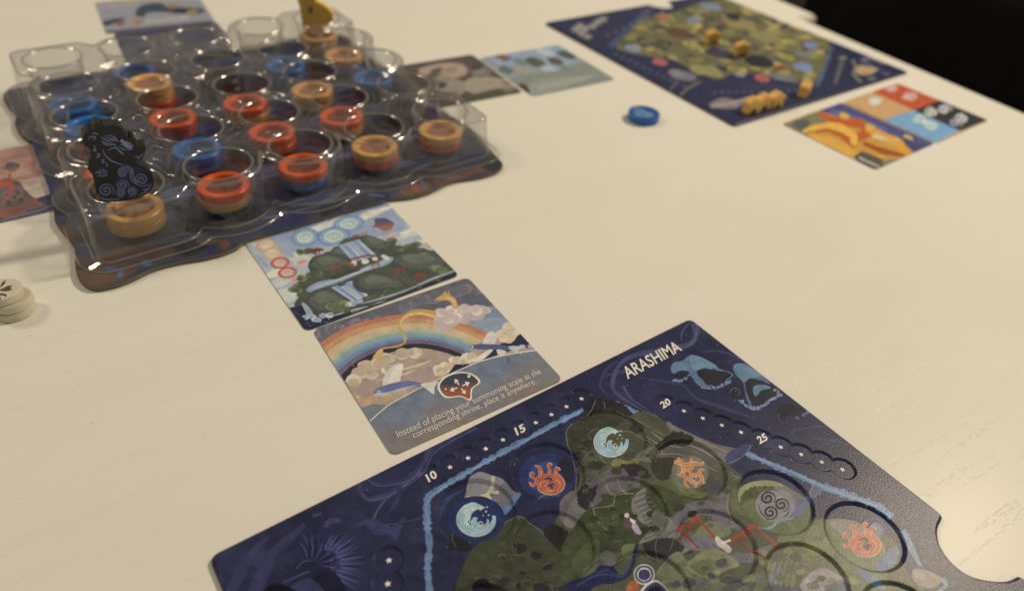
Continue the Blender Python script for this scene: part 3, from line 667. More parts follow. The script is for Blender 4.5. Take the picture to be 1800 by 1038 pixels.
def branch_emblem(z, cx, cy, r, k):
    a.zone = z; a.poly(ell(cx, cy, r * 1.05, r * .95, 30), '#6f6a5e'); a.cur = 'branch_emblem#%d' % k
    for q in [[(-.9, -.6), (-.5, -.45), (-.35, -.1), (-.5, .15), (-.2, .3), (-.3, .6), (-.05, .85)], [(-.7, -.8), (-.35, -.45), (0, -.5), (.1, -.8)], [(-.35, -.1), (.05, -.2), (.2, -.5), (.6, -.45), (.8, -.6)], [(.0, -.2), (.1, .15), (.5, .1), (.6, -.15), (.85, -.1)], [(.1, .15), (.0, .45), (.3, .6), (.35, .85)], [(.5, .1), (.7, .3), (.65, .6), (.9, .55)], [(-.5, .15), (-.75, .1)], [(.3, .6), (.6, .62)]]:
        qq = [(cx + x * r, cy + y * r) for x, y in q]; a.stroke(qq, [r * .2, r * .24, r * .1], '#cf8d52'); a.stroke(qq, [r * .04, r * .07, r * .03], '#b0652f')
    a.cur = 'printed_face'
a.zone = 'A'
for (q, cc) in [((910, 588), '#27345f'), ((475, 850), '#233157')]: a.poly(ell(q[0], q[1] + 8, 175, 140, 40), cc)
a.poly(ell(905, 610, 118, 100, 32), '#2f4474')
a.stroke([(250, 850), (300, 740), (400, 680)], [4, 30, 4], '#2c4166'); a.stroke([(850, 740), (900, 710), (990, 720)], [4, 18, 4], '#3e5580')
a.rough([(960, 540), (1010, 490), (1050, 520), (1075, 580), (1060, 640), (1020, 640), (1000, 590)], '#26283c', 6)
wave_emblem('A', 1297, 392, 108, 0); wave_emblem('A', 474, 862, 122, 1)
flame_emblem('A', 910, 618, 102, 0); flame_emblem('D', 762, 715, 112, 1, '#b9573a')
branch_emblem('C', 745, 300, 108, 0); spiral_emblem('C', 1268, 500, 108, 0)
a.zone = 'C'
a.poly(ell(465, 925, 64, 62, 30), '#c9c4b8'); a.poly(ell(465, 925, 58, 56, 30), '#2c3158'); a.poly(ell(465, 925, 44, 42, 26), '#c9c4b8'); a.poly(ell(465, 927, 38, 36, 26), '#34375c')
a.blob([(358, 1060), (362, 990), (400, 960), (430, 990), (420, 1060)], '#a8552e'); a.blob([(440, 1060), (470, 990), (540, 960), (600, 1010), (620, 1060)], '#c9c4b8'); a.blob([(452, 1060), (480, 1000), (540, 970), (600, 1015), (610, 1060)], '#2c3a60'); a.blob([(470, 1060), (500, 1010), (560, 1000), (590, 1060)], '#12131c')
a.zone = 'A'; a.poly(ell(510, 1290, 60, None, 24), '#1c1b27')
# ---- recessed score tracks: stars at every step
T1 = zp('A', [(205, 608), (315, 548), (425, 492), (533, 436), (638, 381), (740, 328), (838, 277), (933, 228), (1025, 180), (1116, 132)])
T2 = zp('B', [(588, 550), (702, 587), (817, 631), (933, 674), (1050, 716), (1172, 762), (1292, 806), (1416, 851), (1541, 897), (1668, 943)])
T3 = zp('E', [(1127, 843), (1120, 986), (1113, 1140), (1106, 1300)])
a.zone = 'P'
def star(px, py, r):
    c = un(px, py, Z); th0 = NEAR[2] + 0.6
    a.raw([(c[0] + (r if k % 2 == 0 else r * .45) * math.cos(th0 + k * math.pi / 5), c[1] + (r if k % 2 == 0 else r * .45) * math.sin(th0 + k * math.pi / 5)) for k in range(10)], H('#e6dfd2'))
n = 0
for T, skip in ((T1, (0, 5)), (T2, (0, 5)), (T3, ())):
    for i, q in enumerate(T):
        if i in skip: continue
        a.cur = 'star_mark#%d' % n; n += 1
        star(q[0], q[1], 0.00115)
a.cur = 'printed_face'
sp1 = np.mean([np.hypot(*(np.array(un(*T1[i + 1], Z)) - np.array(un(*T1[i], Z)))) for i in range(9)])
for T in (T1, T2, T3): a.circles_recess([un(*q, Z) for q in T], sp1 * 0.66, 0.0010, 0.0007)
PITS = zp('A', [(474, 830), (910, 588), (1297, 372), (948, 1035)]) + zp('C', [(740, 290), (372, 535), (1264, 487), (905, 752), (1462, 968), (497, 1030)]) + zp('D', [(767, 697)])
pit_xy = [un(*q, Z) for q in PITS]
# the recesses that continue below the picture, on the same close-packed layout
pit_xy += [un(*q, Z) for q in ((848, 1100), (1010, 1160), (1310, 1140), (1175, 1225), (1590, 1092), (1485, 1195), (1345, 1300))]
a.circles_recess(pit_xy, 0.0143, 0.0014, 0.0011)
a.zone = 'P'
a.dabs(1300, [(620, 1060), (1010, 720), (1100, 690), (1320, 800), (1640, 930), (1700, 1060)], 0.0006, 0.0026, .86, 1.18); a.dabs(420, [(380, 1000), (1210, 580), (1640, 900), (1700, 1060), (390, 1060)], 0.0008, 0.0035, .9, 1.13)
a.build(board, M_print)
prism('board_core', near_out, 0.0, BT - 0.0010, M_navy_edge, board)
text_on('title_lettering', 'ARASHIMA', *zp('B', [(358, 400), (690, 224), (316, 334)]), Z, M_white_ink, board, 0.012)
for s, q in (('10', zp('E', [(1372, 372), (1427, 338), (1349, 328)])), ('15', zp('A', [(722, 362), (778, 332), (704, 318)])), ('20', zp('B', [(572, 580), (624, 549), (550, 544)])), ('25', zp('B', [(1160, 795), (1212, 766), (1138, 754)]))):
    text_on('track_number', s, *q, Z - 0.00066, M_white_ink, board, 0.03)

# ================================================================== CARDS
CT = 0.00045
CW = 0.3623 * S
def card(name, label, quad, c, group='square illustrated cards'):
    P = quad; out = rrect(P, 0.0032)
    e = empty(name, (float(np.mean([p[0] for p in P])), float(np.mean([p[1] for p in P])), 0)); tag(e, label, 'card', group)
    prism('card_stock', out, 0, CT, M_card_edge, None).parent = e
    for ch in e.children: ch.matrix_parent_inverse = Matrix.Translation(e.location).inverted()
    ar = Art(out, CT, H(c)); ar.grid = 1.6
    return e, ar
def finish(e, ar, nd=160, r0=0.0005, r1=0.002):
    ar.zone = 'P'; o_ = [to_px(x / 1000, y / 1000, CT) for x, y in ar.polys[0]]; ar.dabs(nd, o_, r0, r1, .87, 1.15)
    for o in ar.build(e, M_card).values(): o.matrix_parent_inverse = Matrix.Translation(e.location).inverted()
def fix(e, o): o.matrix_parent_inverse = Matrix.Translation(e.location).inverted(); return o
def shell(a, pts, top='#3a4254', low='#a8582c', rim=None, k=.9):
    cx = sum(p[0] for p in pts) / len(pts); cy = sum(p[1] for p in pts) / len(pts)
    if rim: a.blob(pts, rim, 3)
    q = [(cx + (x - cx) * k, cy + (y - cy) * k) for x, y in pts] if rim else pts
    y0, y1 = min(p[1] for p in q), max(p[1] for p in q); ct, cl = H(top), H(low)
    a.grad(smooth(q, 3), lambda x, y: mix(ct, cl, ((y - y0) / (y1 - y0) - .38) * 3 + .8 * (nz(x, y, .05, 3) - .5) + .0022 * (x - cx)))

# ---- rainbow card
e_rb, a = card('illustrated_card', 'card with a rainbow, gold dragon, flying fish and a printed two-line sentence', rect_at(-0.394 * S, 1.0498 * S, 0.6379, CW, CW), '#8b8c92')
a.zone = 'R'
a.poly([(0, 350), (60, 280), (925, 0), (1060, 190), (900, 240), (600, 220), (300, 280), (100, 380)], '#5c5d66')
for k in range(46):
    t = k / 45; x = 80 + 940 * ((k * 7) % 46) / 45; y0 = 320 - (x - 60) * .34
    a.puffs([(x, y0 + 30 + 50 * ((k * 13) % 10) / 10)], 34, ['#6f6d74', '#7c777b', '#65646d'], .72, 3)
a.blob([(780, 215), (900, 165), (1010, 120), (1060, 190), (1010, 215), (900, 230)], '#57606f')
a.poly([(860, 250), (1050, 180), (1200, 290), (1180, 330), (1080, 350), (1030, 340), (950, 290)], '#71859a')
a.blob([(900, 290), (1000, 250), (1120, 250), (1180, 300), (1080, 330), (1020, 330)], '#8395a3')
a.poly([(240, 600), (330, 500), (480, 430), (660, 405), (800, 440), (900, 470), (1010, 370), (1080, 330), (1300, 300), (1330, 420), (1000, 490), (700, 620), (385, 815)], '#a98f7c')
O = smooth([(95, 392), (170, 340), (270, 290), (400, 252), (560, 226), (700, 230), (830, 252), (940, 290), (1040, 335)], 4, False)
I = smooth([(225, 600), (290, 533), (360, 487), (450, 447), (560, 418), (660, 410), (760, 426), (830, 446), (890, 475)], 4, False)
for (t0, t1, cc) in [(0, .13, '#bf6f45'), (.13, .27, '#c58a58'), (.27, .42, '#c8a878'), (.42, .5, '#b3ac84'), (.5, .59, '#86a393'), (.59, .67, '#6f97a6'), (.67, .76, '#5f83a3'), (.76, .88, '#6d5f76'), (.88, 1.02, '#322e36')]:
    for i in range(len(O) - 1):
        f = lambda j, t: (O[j][0] + (I[j][0] - O[j][0]) * t, O[j][1] + (I[j][1] - O[j][1]) * t)
        a.poly([f(i, t0), f(i + 1, t0), f(i + 1, t1), f(i, t1)], cc)
a.puffs([(820, 270), (900, 250), (960, 225), (1010, 200), (790, 235), (860, 215)], 38, ['#b6a29a', '#c9b5a8', '#bba79f'], .7, 4)
a.blob([(735, 240), (760, 200), (840, 190), (900, 175), (1045, 195), (1000, 225), (900, 265), (800, 315), (740, 310)], '#bfa9a0')
a.puffs([(770, 220), (830, 205), (900, 195), (960, 200), (800, 260), (860, 245)], 30, ['#cdb9aa', '#d6c5b4', '#c2aca2'], .75, 3)
for (bx, by) in [(310, 560), (350, 520), (420, 490), (480, 470), (560, 450), (620, 445), (400, 560), (480, 540), (300, 600)]: a.puffs([(bx, by)], 38, ['#c4b090', '#d3c09c', '#b9a184'], .75, 3)
a.blob([(300, 640), (420, 600), (560, 560), (720, 510), (860, 460), (900, 480), (760, 560), (560, 640), (380, 720)], '#a5897c')
a.stroke([(500, 545), (640, 510), (720, 480)], [4, 16, 3], '#cdb896'); a.stroke([(430, 590), (560, 560), (640, 530)], [3, 12, 3], '#cbb392')
a.puffs([(800, 520), (760, 540), (850, 490), (900, 480), (930, 470)], 32, ['#d0bd98', '#dccba6', '#c2ab88'], .8, 3)
a.puffs([(1110, 330), (1150, 340), (1190, 320), (1130, 360), (1160, 300)], 34, ['#d3bd96', '#cbb08a'], .85, 3)
a.puffs([(300, 700), (350, 715), (400, 690), (470, 690), (560, 660), (620, 640)], 30, ['#c0965f', '#cfa970', '#b58f6a'], .7, 3)
a.poly([(320, 745), (400, 720), (470, 730), (400, 790), (385, 830)], '#6d7a80')
a.poly([(810, 556), (850, 503), (935, 500), (905, 535)], '#272c4c'); a.blob([(1000, 478), (1050, 430), (1110, 385), (1160, 385), (1215, 330), (1270, 350), (1290, 400), (1150, 430)], '#272c4c')
a.puffs([(1180, 410), (1220, 400), (1270, 395)], 18, ['#8d97a5', '#a9a9a9'], .6, 2)
arc = smooth([(370, 825), (480, 730), (600, 662), (760, 585), (900, 522), (1000, 482), (1150, 447), (1320, 422)], 5, False)
_s0, _s1, _s2, _s3 = H('#5f6c7f'), H('#707b88'), H('#86715f'), H('#4f5a6c')
def sea(x, y):
    t = (y + .447 * x - 1000) / 230 + .9 * (nz(x, y, .006, 2) - .5) + .35 * (nz(x, y, .02, 4) - .5)
    return mix(mix(mix(_s0, _s1, nz(x, y, .012)), _s3, 1.5 * (nz(x, y, .02, 7) - .7)), _s2, t - .12)
a.grid = 1.6; a.grad(arc + [(1500, 420), (1600, 700), (500, 1150), (330, 900)], sea)
for s in strip(arc, 5): a.poly(s, '#ddd3c2')
# flying fish
a.blob([(448, 615), (465, 555), (510, 508), (560, 500), (552, 560), (540, 600), (480, 625)], '#cdc2b6'); a.blob([(480, 600), (510, 530), (556, 510), (545, 580)], '#ddd2c4')
a.blob([(397, 660), (430, 630), (520, 603), (600, 594), (665, 606), (720, 612), (757, 600), (732, 626), (732, 668), (692, 640), (650, 626), (560, 645), (470, 672), (415, 680)], '#5f6b96')
a.blob([(405, 665), (480, 655), (560, 632), (640, 618), (560, 645), (470, 672), (415, 680)], '#a9aab4'); a.poly(ell(428, 655, 10, 9, 12), '#d8d3c8'); a.poly(ell(428, 655, 5, 5, 10), '#1f2233')
a.blob([(660, 612), (757, 598), (735, 628), (733, 668), (695, 642)], '#c8c2bb')
a.blob([(1000, 392), (1022, 340), (1050, 320), (1082, 345), (1060, 396)], '#cdbfae'); a.blob([(925, 485), (985, 455), (1030, 425), (1062, 418), (1030, 455), (980, 485)], '#d6cabb')
a.blob([(928, 407), (980, 390), (1080, 394), (1150, 402), (1235, 408), (1195, 425), (1220, 447), (1165, 428), (1080, 421), (985, 421)], '#4b5880'); a.blob([(1080, 421), (1130, 430), (1120, 450), (1090, 452)], '#c9c0b2'); a.blob([(1150, 402), (1240, 408), (1195, 424), (1222, 448), (1160, 425)], '#b9b9bd')
a.poly(ell(945, 406, 6, 6, 10), '#cfcabf'); a.poly([(1130, 470), (1150, 460), (1155, 500), (1135, 498)], '#56606e')
# gold dragon
a.stroke([(438, 440), (452, 415), (520, 406), (565, 388), (572, 350), (545, 305), (548, 265), (590, 228), (660, 215), (745, 228)], [5, 8, 9, 10, 12, 18, 22, 28, 34, 36], '#c5943a')
a.stroke([(545, 300), (552, 262), (595, 230), (665, 222), (740, 240)], [4, 8, 10, 12, 10], '#dcb660')
a.blob([(388, 488), (402, 450), (440, 416), (452, 440), (438, 470), (420, 492), (410, 470)], '#cfa24a')
a.blob([(737, 146), (772, 122), (795, 98), (806, 112), (818, 96), (822, 118), (852, 142), (866, 192), (838, 192), (822, 155), (782, 148)], '#cc9838'); a.stroke([(800, 130), (840, 150), (852, 188)], 7, '#dfbb66')
for k in range(40):
    x, y = a.rng.uniform(150, 1150), a.rng.uniform(230, 600); a.poly(ell(x, y, 2.2, None, 6), '#d8d0c2')
shell(a, [(762, 655), (754, 615), (790, 572), (850, 548), (905, 545), (955, 560), (990, 600), (945, 640), (937, 703), (880, 682), (800, 688)], '#38414f', '#9c5029', '#e3d8c6')
for (p, q) in [((872, 616), (846, 584)), ((890, 622), (930, 602)), ((862, 632), (820, 648)), ((884, 636), (908, 666))]:
    a.stroke([p, ((p[0] + q[0]) / 2, (p[1] + q[1]) / 2)], 7, '#e9dfcd', 1); dx, dy = q[0] - p[0], q[1] - p[1]; mx, my = (p[0] + q[0]) / 2, (p[1] + q[1]) / 2
    a.poly([(mx - dy * .36, my + dx * .36), q, (mx + dy * .36, my - dx * .36)], '#e9dfcd')
a.poly(ell(926, 568, 9, 8, 12), '#e3d8c6'); a.poly(ell(797, 640, 5, 5, 10), '#e3d8c6')
finish(e_rb, a)
for s, q in (('Instead of placing your summoning scale at the', zp('R', [(534, 908), (1328, 553), (520, 872)])), ('corresponding shrine, place it anywhere.', zp('R', [(622, 912), (1300, 608), (608, 878)]))):
    fix(e_rb, text_on('lettering_shadow', s, *q, CT, M_dark_ink, e_rb, 0.018, 0.00003)); fix(e_rb, text_on('lettering', s, *q, CT, M_card_ink, e_rb, 0.0, 0.00007))

# ---- waterfall card
e_wf, a = card('illustrated_card', 'card with waterfalls between green hills, touching the clear tray\'s base', rect_at(-0.6311 * S, 1.3274 * S, 0.6715, CW, CW), '#a3abc2')
a.zone = 'W'
a.blob([(280, 250), (620, 140), (960, 40), (1060, 130), (1120, 215), (900, 280), (640, 330), (420, 380), (330, 330)], '#8b9cc2')
for (x, y, rx, ry) in [(200, 260, 120, 22), (600, 205, 90, 20), (560, 220, 60, 14), (900, 130, 80, 22), (960, 105, 90, 14), (870, 150, 60, 12), (1160, 235, 80, 16), (1140, 260, 100, 14), (430, 390, 60, 26), (330, 560, 60, 30), (370, 640, 70, 50), (300, 500, 60, 24), (700, 160, 50, 10), (1230, 300, 50, 14), (470, 420, 60, 26)]:
    a.rough(ell(x, y, rx, ry, 9, -.28), a.rng.choice(['#c9c8cc', '#d4d0cc', '#bfc2cd']), 6, 3)
a.blob([(90, 300), (200, 262), (270, 300), (180, 330)], '#b7bcca'); a.blob([(170, 380), (220, 400), (260, 460), (220, 450)], '#93a3c4'); a.blob([(300, 290), (380, 330), (420, 400), (340, 380)], '#95a4c6')
def ring(cx, cy, rx, ry, c1, c2, c3):
    a.poly(ell(cx, cy, rx, ry, 30, -.12), c1); a.poly(ell(cx, cy, rx * .84, ry * .84, 30, -.12), c2); a.poly(ell(cx, cy, rx * .58, ry * .6, 24, -.12), c3)
    a.stroke(spiral(cx, cy, rx * .06, rx * .42, 1.4, 1, 20, ry / rx), rx * .07, c2, 1); a.stroke(spiral(cx, cy, rx * .3, rx * .46, .6, 3, 12, ry / rx), rx * .05, c1, 1)
ring(487, 274, 88, 58, '#5f8cba', '#7ba3cb', '#c2cad6'); ring(763, 190, 100, 52, '#5f8cba', '#7ba3cb', '#c2cad6'); ring(667, 268, 105, 58, '#5683b4', '#7ba3cb', '#c2cad6')
for q, c1, c2 in [((240, 320), '#c59a62', '#d2ae7a'), ((284, 378), '#c59a62', '#d2ae7a'), ((330, 436), '#b44a30', '#c56a4c'), ((377, 497), '#b44a30', '#c56a4c')]:
    ring(q[0], q[1], 62, 36, c1, c2, '#cdbfae')
shell(a, [(910, 213), (928, 190), (925, 160), (985, 154), (1035, 175), (1047, 192), (1030, 225), (985, 238), (950, 215)], '#4a5668', '#b2602f')
a.puffs([(1050, 268), (1035, 275), (1255, 322), (455, 440), (480, 430), (420, 545)], 22, ['#cf8f82', '#d8a494'], .6, 3)
def hill(pts, c='#454b45'):
    a.blob(pts, c); cx = sum(p[0] for p in pts) / len(pts); cy = sum(p[1] for p in pts) / len(pts); h = max(p[1] for p in pts) - min(p[1] for p in pts)
    a.blob([(cx + (x - cx) * .8, cy - .08 * h + (y - cy) * .72) for x, y in pts], '#545b50'); a.blob([(cx - 10 + (x - cx) * .5, cy - .18 * h + (y - cy) * .4) for x, y in pts], '#656b5c')
    for k in range(16):
        x = cx + a.rng.uniform(-.9, .9) * h; y = cy + a.rng.uniform(-.25, .4) * h; l = h * a.rng.uniform(.08, .2)
        a.stroke([(x, y), (x + l * .3, y + l)], [2, 7, 2], a.rng.choice(['#3c423d', '#4a5148', '#5f665a', '#414842']), 1)
a.rough([(420, 700), (470, 600), (400, 600), (440, 560), (520, 480), (540, 400), (640, 360), (760, 280), (860, 270), (1000, 300), (1100, 330), (1330, 370), (1460, 480), (1300, 560), (900, 700), (600, 780), (470, 760)], '#4a5142', 8)
hill([(825, 285), (860, 262), (920, 270), (1000, 305), (1045, 345), (980, 372), (890, 355)]); hill([(645, 370), (690, 330), (760, 350), (800, 400), (740, 420), (660, 400)])
hill([(505, 455), (540, 400), (640, 378), (740, 400), (805, 450), (720, 480), (620, 512), (535, 492)]); hill([(1005, 430), (1080, 372), (1200, 368), (1330, 388), (1425, 450), (1290, 500), (1130, 500)])
def fall(pts, n=6):
    a.poly(pts, '#8298c6'); (x0, y0), (x1, y1), (x2, y2), (x3, y3) = pts
    for k in range(n):
        t = (k + .5) / n; a.stroke([(x0 + (x1 - x0) * t, y0 + (y1 - y0) * t), (x3 + (x2 - x3) * t, y3 + (y2 - y3) * t)], [4, 9, 12], ['#a4b4d4', '#6d85ba', '#b9c4da'][k % 3], 1)
fall([(695, 325), (830, 288), (940, 390), (790, 432)])
a.blob([(495, 600), (560, 560), (660, 535), (820, 480), (940, 430), (1040, 398), (1010, 445), (860, 492), (700, 560), (600, 590), (520, 620)], '#8398c4'); a.stroke([(520, 600), (680, 545), (860, 480), (1020, 415)], [5, 14, 8], '#a9b7d2')
a.puffs([(800, 440), (860, 430), (920, 410), (990, 400)], 22, ['#b8c2d4', '#c8cdd6'], .6, 2)
fall([(650, 590), (780, 548), (885, 640), (790, 682)])
a.blob([(640, 530), (720, 490), (800, 470), (840, 480), (760, 510), (680, 540)], '#43463f'); a.blob([(690, 560), (740, 552), (740, 575), (705, 585)], '#4c5348')
hill([(785, 565), (850, 502), (960, 500), (1090, 545), (1140, 590), (1000, 622), (850, 625)]); hill([(485, 690), (540, 612), (640, 600), (740, 655), (770, 705), (640, 752), (545, 765)])
a.blob([(465, 690), (500, 700), (540, 760), (500, 770)], '#8ea2c8')
a.puffs([(530, 510), (470, 530), (560, 505), (440, 580), (420, 610), (500, 360), (450, 370), (470, 640), (1080, 345), (1130, 335), (1180, 320), (1240, 365), (1300, 370), (1030, 300), (950, 640), (1020, 620), (1080, 600), (900, 655), (740, 745), (1300, 480), (1350, 465), (1390, 480)], 30, ['#5c6842', '#6f7a4c', '#4c573c'], .55, 3)
a.puffs([(650, 710), (700, 690), (740, 700), (690, 725), (1290, 470), (1330, 480)], 32, ['#6e7a4e', '#7f8858', '#5d6a44'], .6, 3)
for k in range(7): a.stroke([(1080 + k * 26, 500 + k * 9), (1050 + k * 26, 520 + k * 14)], 9, '#5d5a52', 1)
# red buildings and bridges
RW = '#8e3826'
a.blob([(515, 365), (560, 340), (612, 352), (590, 362), (540, 372)], '#6b3a2a', 2); a.stroke([(535, 370), (565, 385)], 14, RW, 1); a.stroke([(575, 368), (580, 380)], 10, RW, 1); a.stroke([(560, 348), (585, 345)], 8, RW, 1)
a.stroke([(775, 415), (840, 398), (900, 388), (945, 395)], 12, RW); a.stroke([(760, 440), (795, 455)], 26, '#a0472d', 1)
for (x, y, k) in [(640, 460, 1), (900, 440, .8), (1050, 475, .9), (1180, 505, .9), (790, 260, .5), (840, 250, .5)]:
    a.stroke([(x - 5, y + 6 * k), (x + 75 * k, y - 8 * k)], 9 * k, RW, 1); a.stroke([(x + 10 * k, y + 4 * k), (x + 25 * k, y + 46 * k)], 7 * k, RW, 1); a.stroke([(x + 58 * k, y - 4 * k), (x + 78 * k, y + 38 * k)], 7 * k, RW, 1); a.stroke([(x, y + 22 * k), (x + 76 * k, y + 6 * k)], 5 * k, RW, 1)
a.stroke([(1180, 530), (1215, 560)], 8, RW, 1)
a.poly([(380, 720), (470, 700), (500, 770), (640, 775), (800, 740), (1000, 672), (1250, 570), (1500, 470), (1520, 560), (540, 930), (420, 800)], '#262840')
a.puffs([(490, 780), (540, 775), (600, 768), (650, 760), (560, 790), (790, 690), (830, 675), (760, 700)], 24, ['#a9b2c6', '#c4c8d0', '#8c98b4'], .6, 3)
a.stroke([(850, 690), (1000, 650), (1150, 598), (1280, 540), (1430, 485)], [4, 12, 6, 14, 6], '#97a3be'); a.stroke([(420, 740), (500, 800), (560, 820)], [14, 8, 3], '#34375a'); a.stroke([(700, 790), (900, 720), (1100, 650)], [3, 8, 3], '#3b3e60')
a.puffs([(800, 745), (900, 700), (1200, 590), (1330, 545)], 22, ['#3f4a40', '#4f5a46'], .5, 2)
for k in range(14): a.poly(ell(a.rng.uniform(440, 720), a.rng.uniform(790, 850), 3, None, 6), '#8d93a8')
finish(e_wf, a)

# ---- volcano card, tucked under the tray's base
e_vo, a = card('illustrated_card', 'salmon pink volcano card half under the tray\'s base beside the black dragon', rect_at(-1.535 * S, 1.505 * S, math.radians(37.0), 0.352 * S, 0.366 * S), '#b57c69')
a.zone = 'L'
a.blob([(-200, 220), (0, 170), (280, 100), (330, 180), (150, 230), (-100, 260)], '#ad7563'); a.blob([(-100, 400), (100, 380), (300, 300), (400, 280), (420, 330), (250, 390), (60, 430)], '#c08e78')
a.blob([(195, 450), (260, 440), (380, 410), (440, 400), (540, 590), (400, 625), (300, 590), (230, 520)], '#c9ab94')
for k in range(11): a.stroke([(215 + (k % 6) * 28, 455 + (k // 6) * 40 - k % 6 * 3), (235 + (k % 6) * 28, 485 + (k // 6) * 40)], 6, '#7b6658', 1)
a.blob([(-150, 700), (-60, 560), (60, 470), (130, 455), (200, 460), (250, 530), (330, 610), (450, 680), (480, 700), (330, 745), (120, 780), (-150, 830)], '#6e5753')
a.puffs([(60, 600), (140, 600), (200, 560), (90, 660), (220, 640)], 34, ['#8c7468', '#7c665e', '#5c4947'], 1.0, 3)
for q in [[(60, 470), (90, 520), (110, 600)], [(130, 460), (120, 540), (60, 640), (20, 720)], [(10, 480), (60, 440), (160, 450)], [(260, 640), (340, 650), (430, 690)], [(-100, 760), (60, 735), (180, 720), (360, 712)], [(80, 430), (100, 400), (95, 370)], [(60, 440), (50, 400)]]:
    a.stroke(q, [8, 26, 8], '#a5482c')
a.rough([(-60, 470), (30, 440), (110, 440), (130, 520), (60, 500), (0, 520)], '#ad4c30', 10)
a.poly([(-250, 850), (100, 770), (330, 745), (470, 700), (360, 625), (530, 575), (680, 760), (-250, 1020)], '#3f4258')
a.stroke([(380, 640), (460, 625), (540, 600)], [30, 30, 20], '#33365a'); a.stroke([(0, 850), (200, 800), (420, 740), (560, 680)], [10, 26, 16, 10], '#6f6f7c'); a.stroke([(0, 890), (300, 820), (560, 740)], 8, '#8a8688')
a.blob([(-60, 800), (100, 760), (280, 750), (200, 790), (40, 820)], '#9a5236')
shell(a, [(0, 322), (45, 300), (60, 262), (130, 250), (200, 268), (222, 290), (180, 345), (110, 368), (60, 340), (0, 335)], '#4f5864', '#9a5a35', '#cfb19c', .92)
finish(e_vo, a)

# ---- card behind the tray
e_tl, a = card('illustrated_card', 'grey card with a dark teal dragon, reaching under the empty end of the clear tray', rect_at(-1.70 * S, 2.755 * S, math.radians(33.0), 0.372 * S, 0.352 * S), '#8d8d92')
a.zone = 'Q'
a.poly([(560, 0), (600, -160), (1300, -200), (1300, 0), (900, 10)], '#a39a8e'); a.blob([(600, 25), (800, 10), (900, 30), (800, 50), (640, 60)], '#9c9190'); a.blob([(770, 0), (850, -10), (850, 20), (790, 20)], '#a89c68')
a.blob([(640, 140), (720, 118), (790, 115), (740, 140), (670, 165)], '#343e50')
a.blob([(850, 95), (870, 50), (930, 25), (1010, 20), (1060, 45), (1180, 50), (1250, 50), (1290, 70), (1240, 90), (1120, 82), (1020, 78), (930, 82), (900, 110)], '#2a4450'); a.blob([(1040, 60), (1150, 55), (1230, 62), (1180, 85), (1080, 82)], '#20242c')
a.blob([(1045, 45), (1090, 28), (1130, 45), (1080, 60)], '#8f6a44'); a.blob([(1170, 75), (1220, 55), (1250, 75), (1200, 98)], '#8f7648')
a.poly(ell(757, 148, 30, 17, 14), '#8e4f2e'); a.poly(ell(862, 138, 28, 18, 14), '#b26a52')
for k in range(10): a.poly(ell(925 + k * 28, 138 - k * 3, 11, 13, 8), '#b3aba0')
a.poly([(640, 200), (1330, 130), (1350, 160), (660, 225)], '#4c4a5c')
a.poly([(620, 225), (1400, 160), (1500, 300), (700, 400)], '#6c6c74')
finish(e_tl, a)

e_nv, a = card('illustrated_card', 'dark purple-grey card seen through the tray\'s back cups, touching the teal dragon card', rect_at(-1.487 * S, 2.470 * S, math.radians(33.5), 0.352 * S, 0.350 * S), '#55535f')
a.zone = 'P'
for k in range(26): a.rough(ell(a.rng.uniform(190, 440), a.rng.uniform(45, 120), a.rng.uniform(14, 40), a.rng.uniform(4, 10), 9, -.2), a.rng.choice(['#4a4a5c', '#5e5a62', '#43445a', '#68646a', '#504a50']), 3, 3)
a.poly([(176, 66), (365, 42), (370, 46), (180, 72)], '#33334a')
finish(e_nv, a)

# ---- two cards at the tray's far side
e_r1, a = card('illustrated_card', 'brown and cream card tucked between the clear tray and the pale blue-green card', rect_at(-0.511 * S, 2.378 * S, math.radians(34.5), 0.348 * S, 0.352 * S), '#54463e')
a.zone = 'V'
a.blob([(1020, 440), (1130, 405), (1230, 395), (1310, 410), (1320, 470), (1200, 500), (1080, 500)], '#a98a74'); a.blob([(1300, 520), (1400, 480), (1560, 500), (1630, 550), (1500, 560), (1380, 590), (1310, 560)], '#9c8b74')
a.blob([(1150, 520), (1280, 500), (1320, 570), (1240, 610), (1160, 590)], '#8d8070'); a.blob([(1330, 430), (1440, 420), (1480, 470), (1400, 490)], '#6f6864'); a.blob([(1290, 630), (1420, 590), (1600, 560), (1560, 600), (1400, 640)], '#4f4a36')
a.blob([(1180, 590), (1270, 580), (1260, 610), (1190, 610)], '#7a4a3a'); a.poly([(1370, 690), (1730, 610), (1720, 575), (1350, 655)], '#45464e'); a.blob([(700, 480), (900, 430), (1000, 520), (1100, 600), (900, 620)], '#6a5c50')
for k in range(16): a.rough(ell(a.rng.uniform(1000, 1600), a.rng.uniform(420, 620), 40, 18, 8, -.2), a.rng.choice(['#7d6a58', '#5b4f44', '#8c7a66', '#44403a']), 6, 3)
finish(e_r1, a)
e_r2, a = card('illustrated_card', 'pale blue and sage green card beside the brown card, beyond the blue disc', rect_at(-0.195 * S, 2.545 * S, math.radians(35.5), 0.352 * S, 0.352 * S), '#85918e')
a.zone = 'X'
a.blob([(-150, 340), (60, 300), (280, 285), (400, 360), (250, 470), (100, 400), (-50, 420)], '#8499b0')
for (x, y, rx, ry, cc) in [(150, 395, 70, 28, '#54543c'), (270, 385, 50, 22, '#5a5040'), (340, 345, 60, 22, '#4f543c'), (240, 440, 60, 22, '#9dafc8'), (210, 330, 60, 20, '#a9b8c8'), (50, 390, 50, 20, '#6a7a70'), (-40, 440, 50, 24, '#5a6858'), (40, 440, 18, 16, '#c08a58'), (95, 452, 14, 12, '#b88a60'), (-60, 360, 60, 20, '#75583e'), (360, 440, 60, 20, '#6f7a66')]:
    a.rough(ell(x, y, rx, ry, 9, .3), cc, 6, 3)
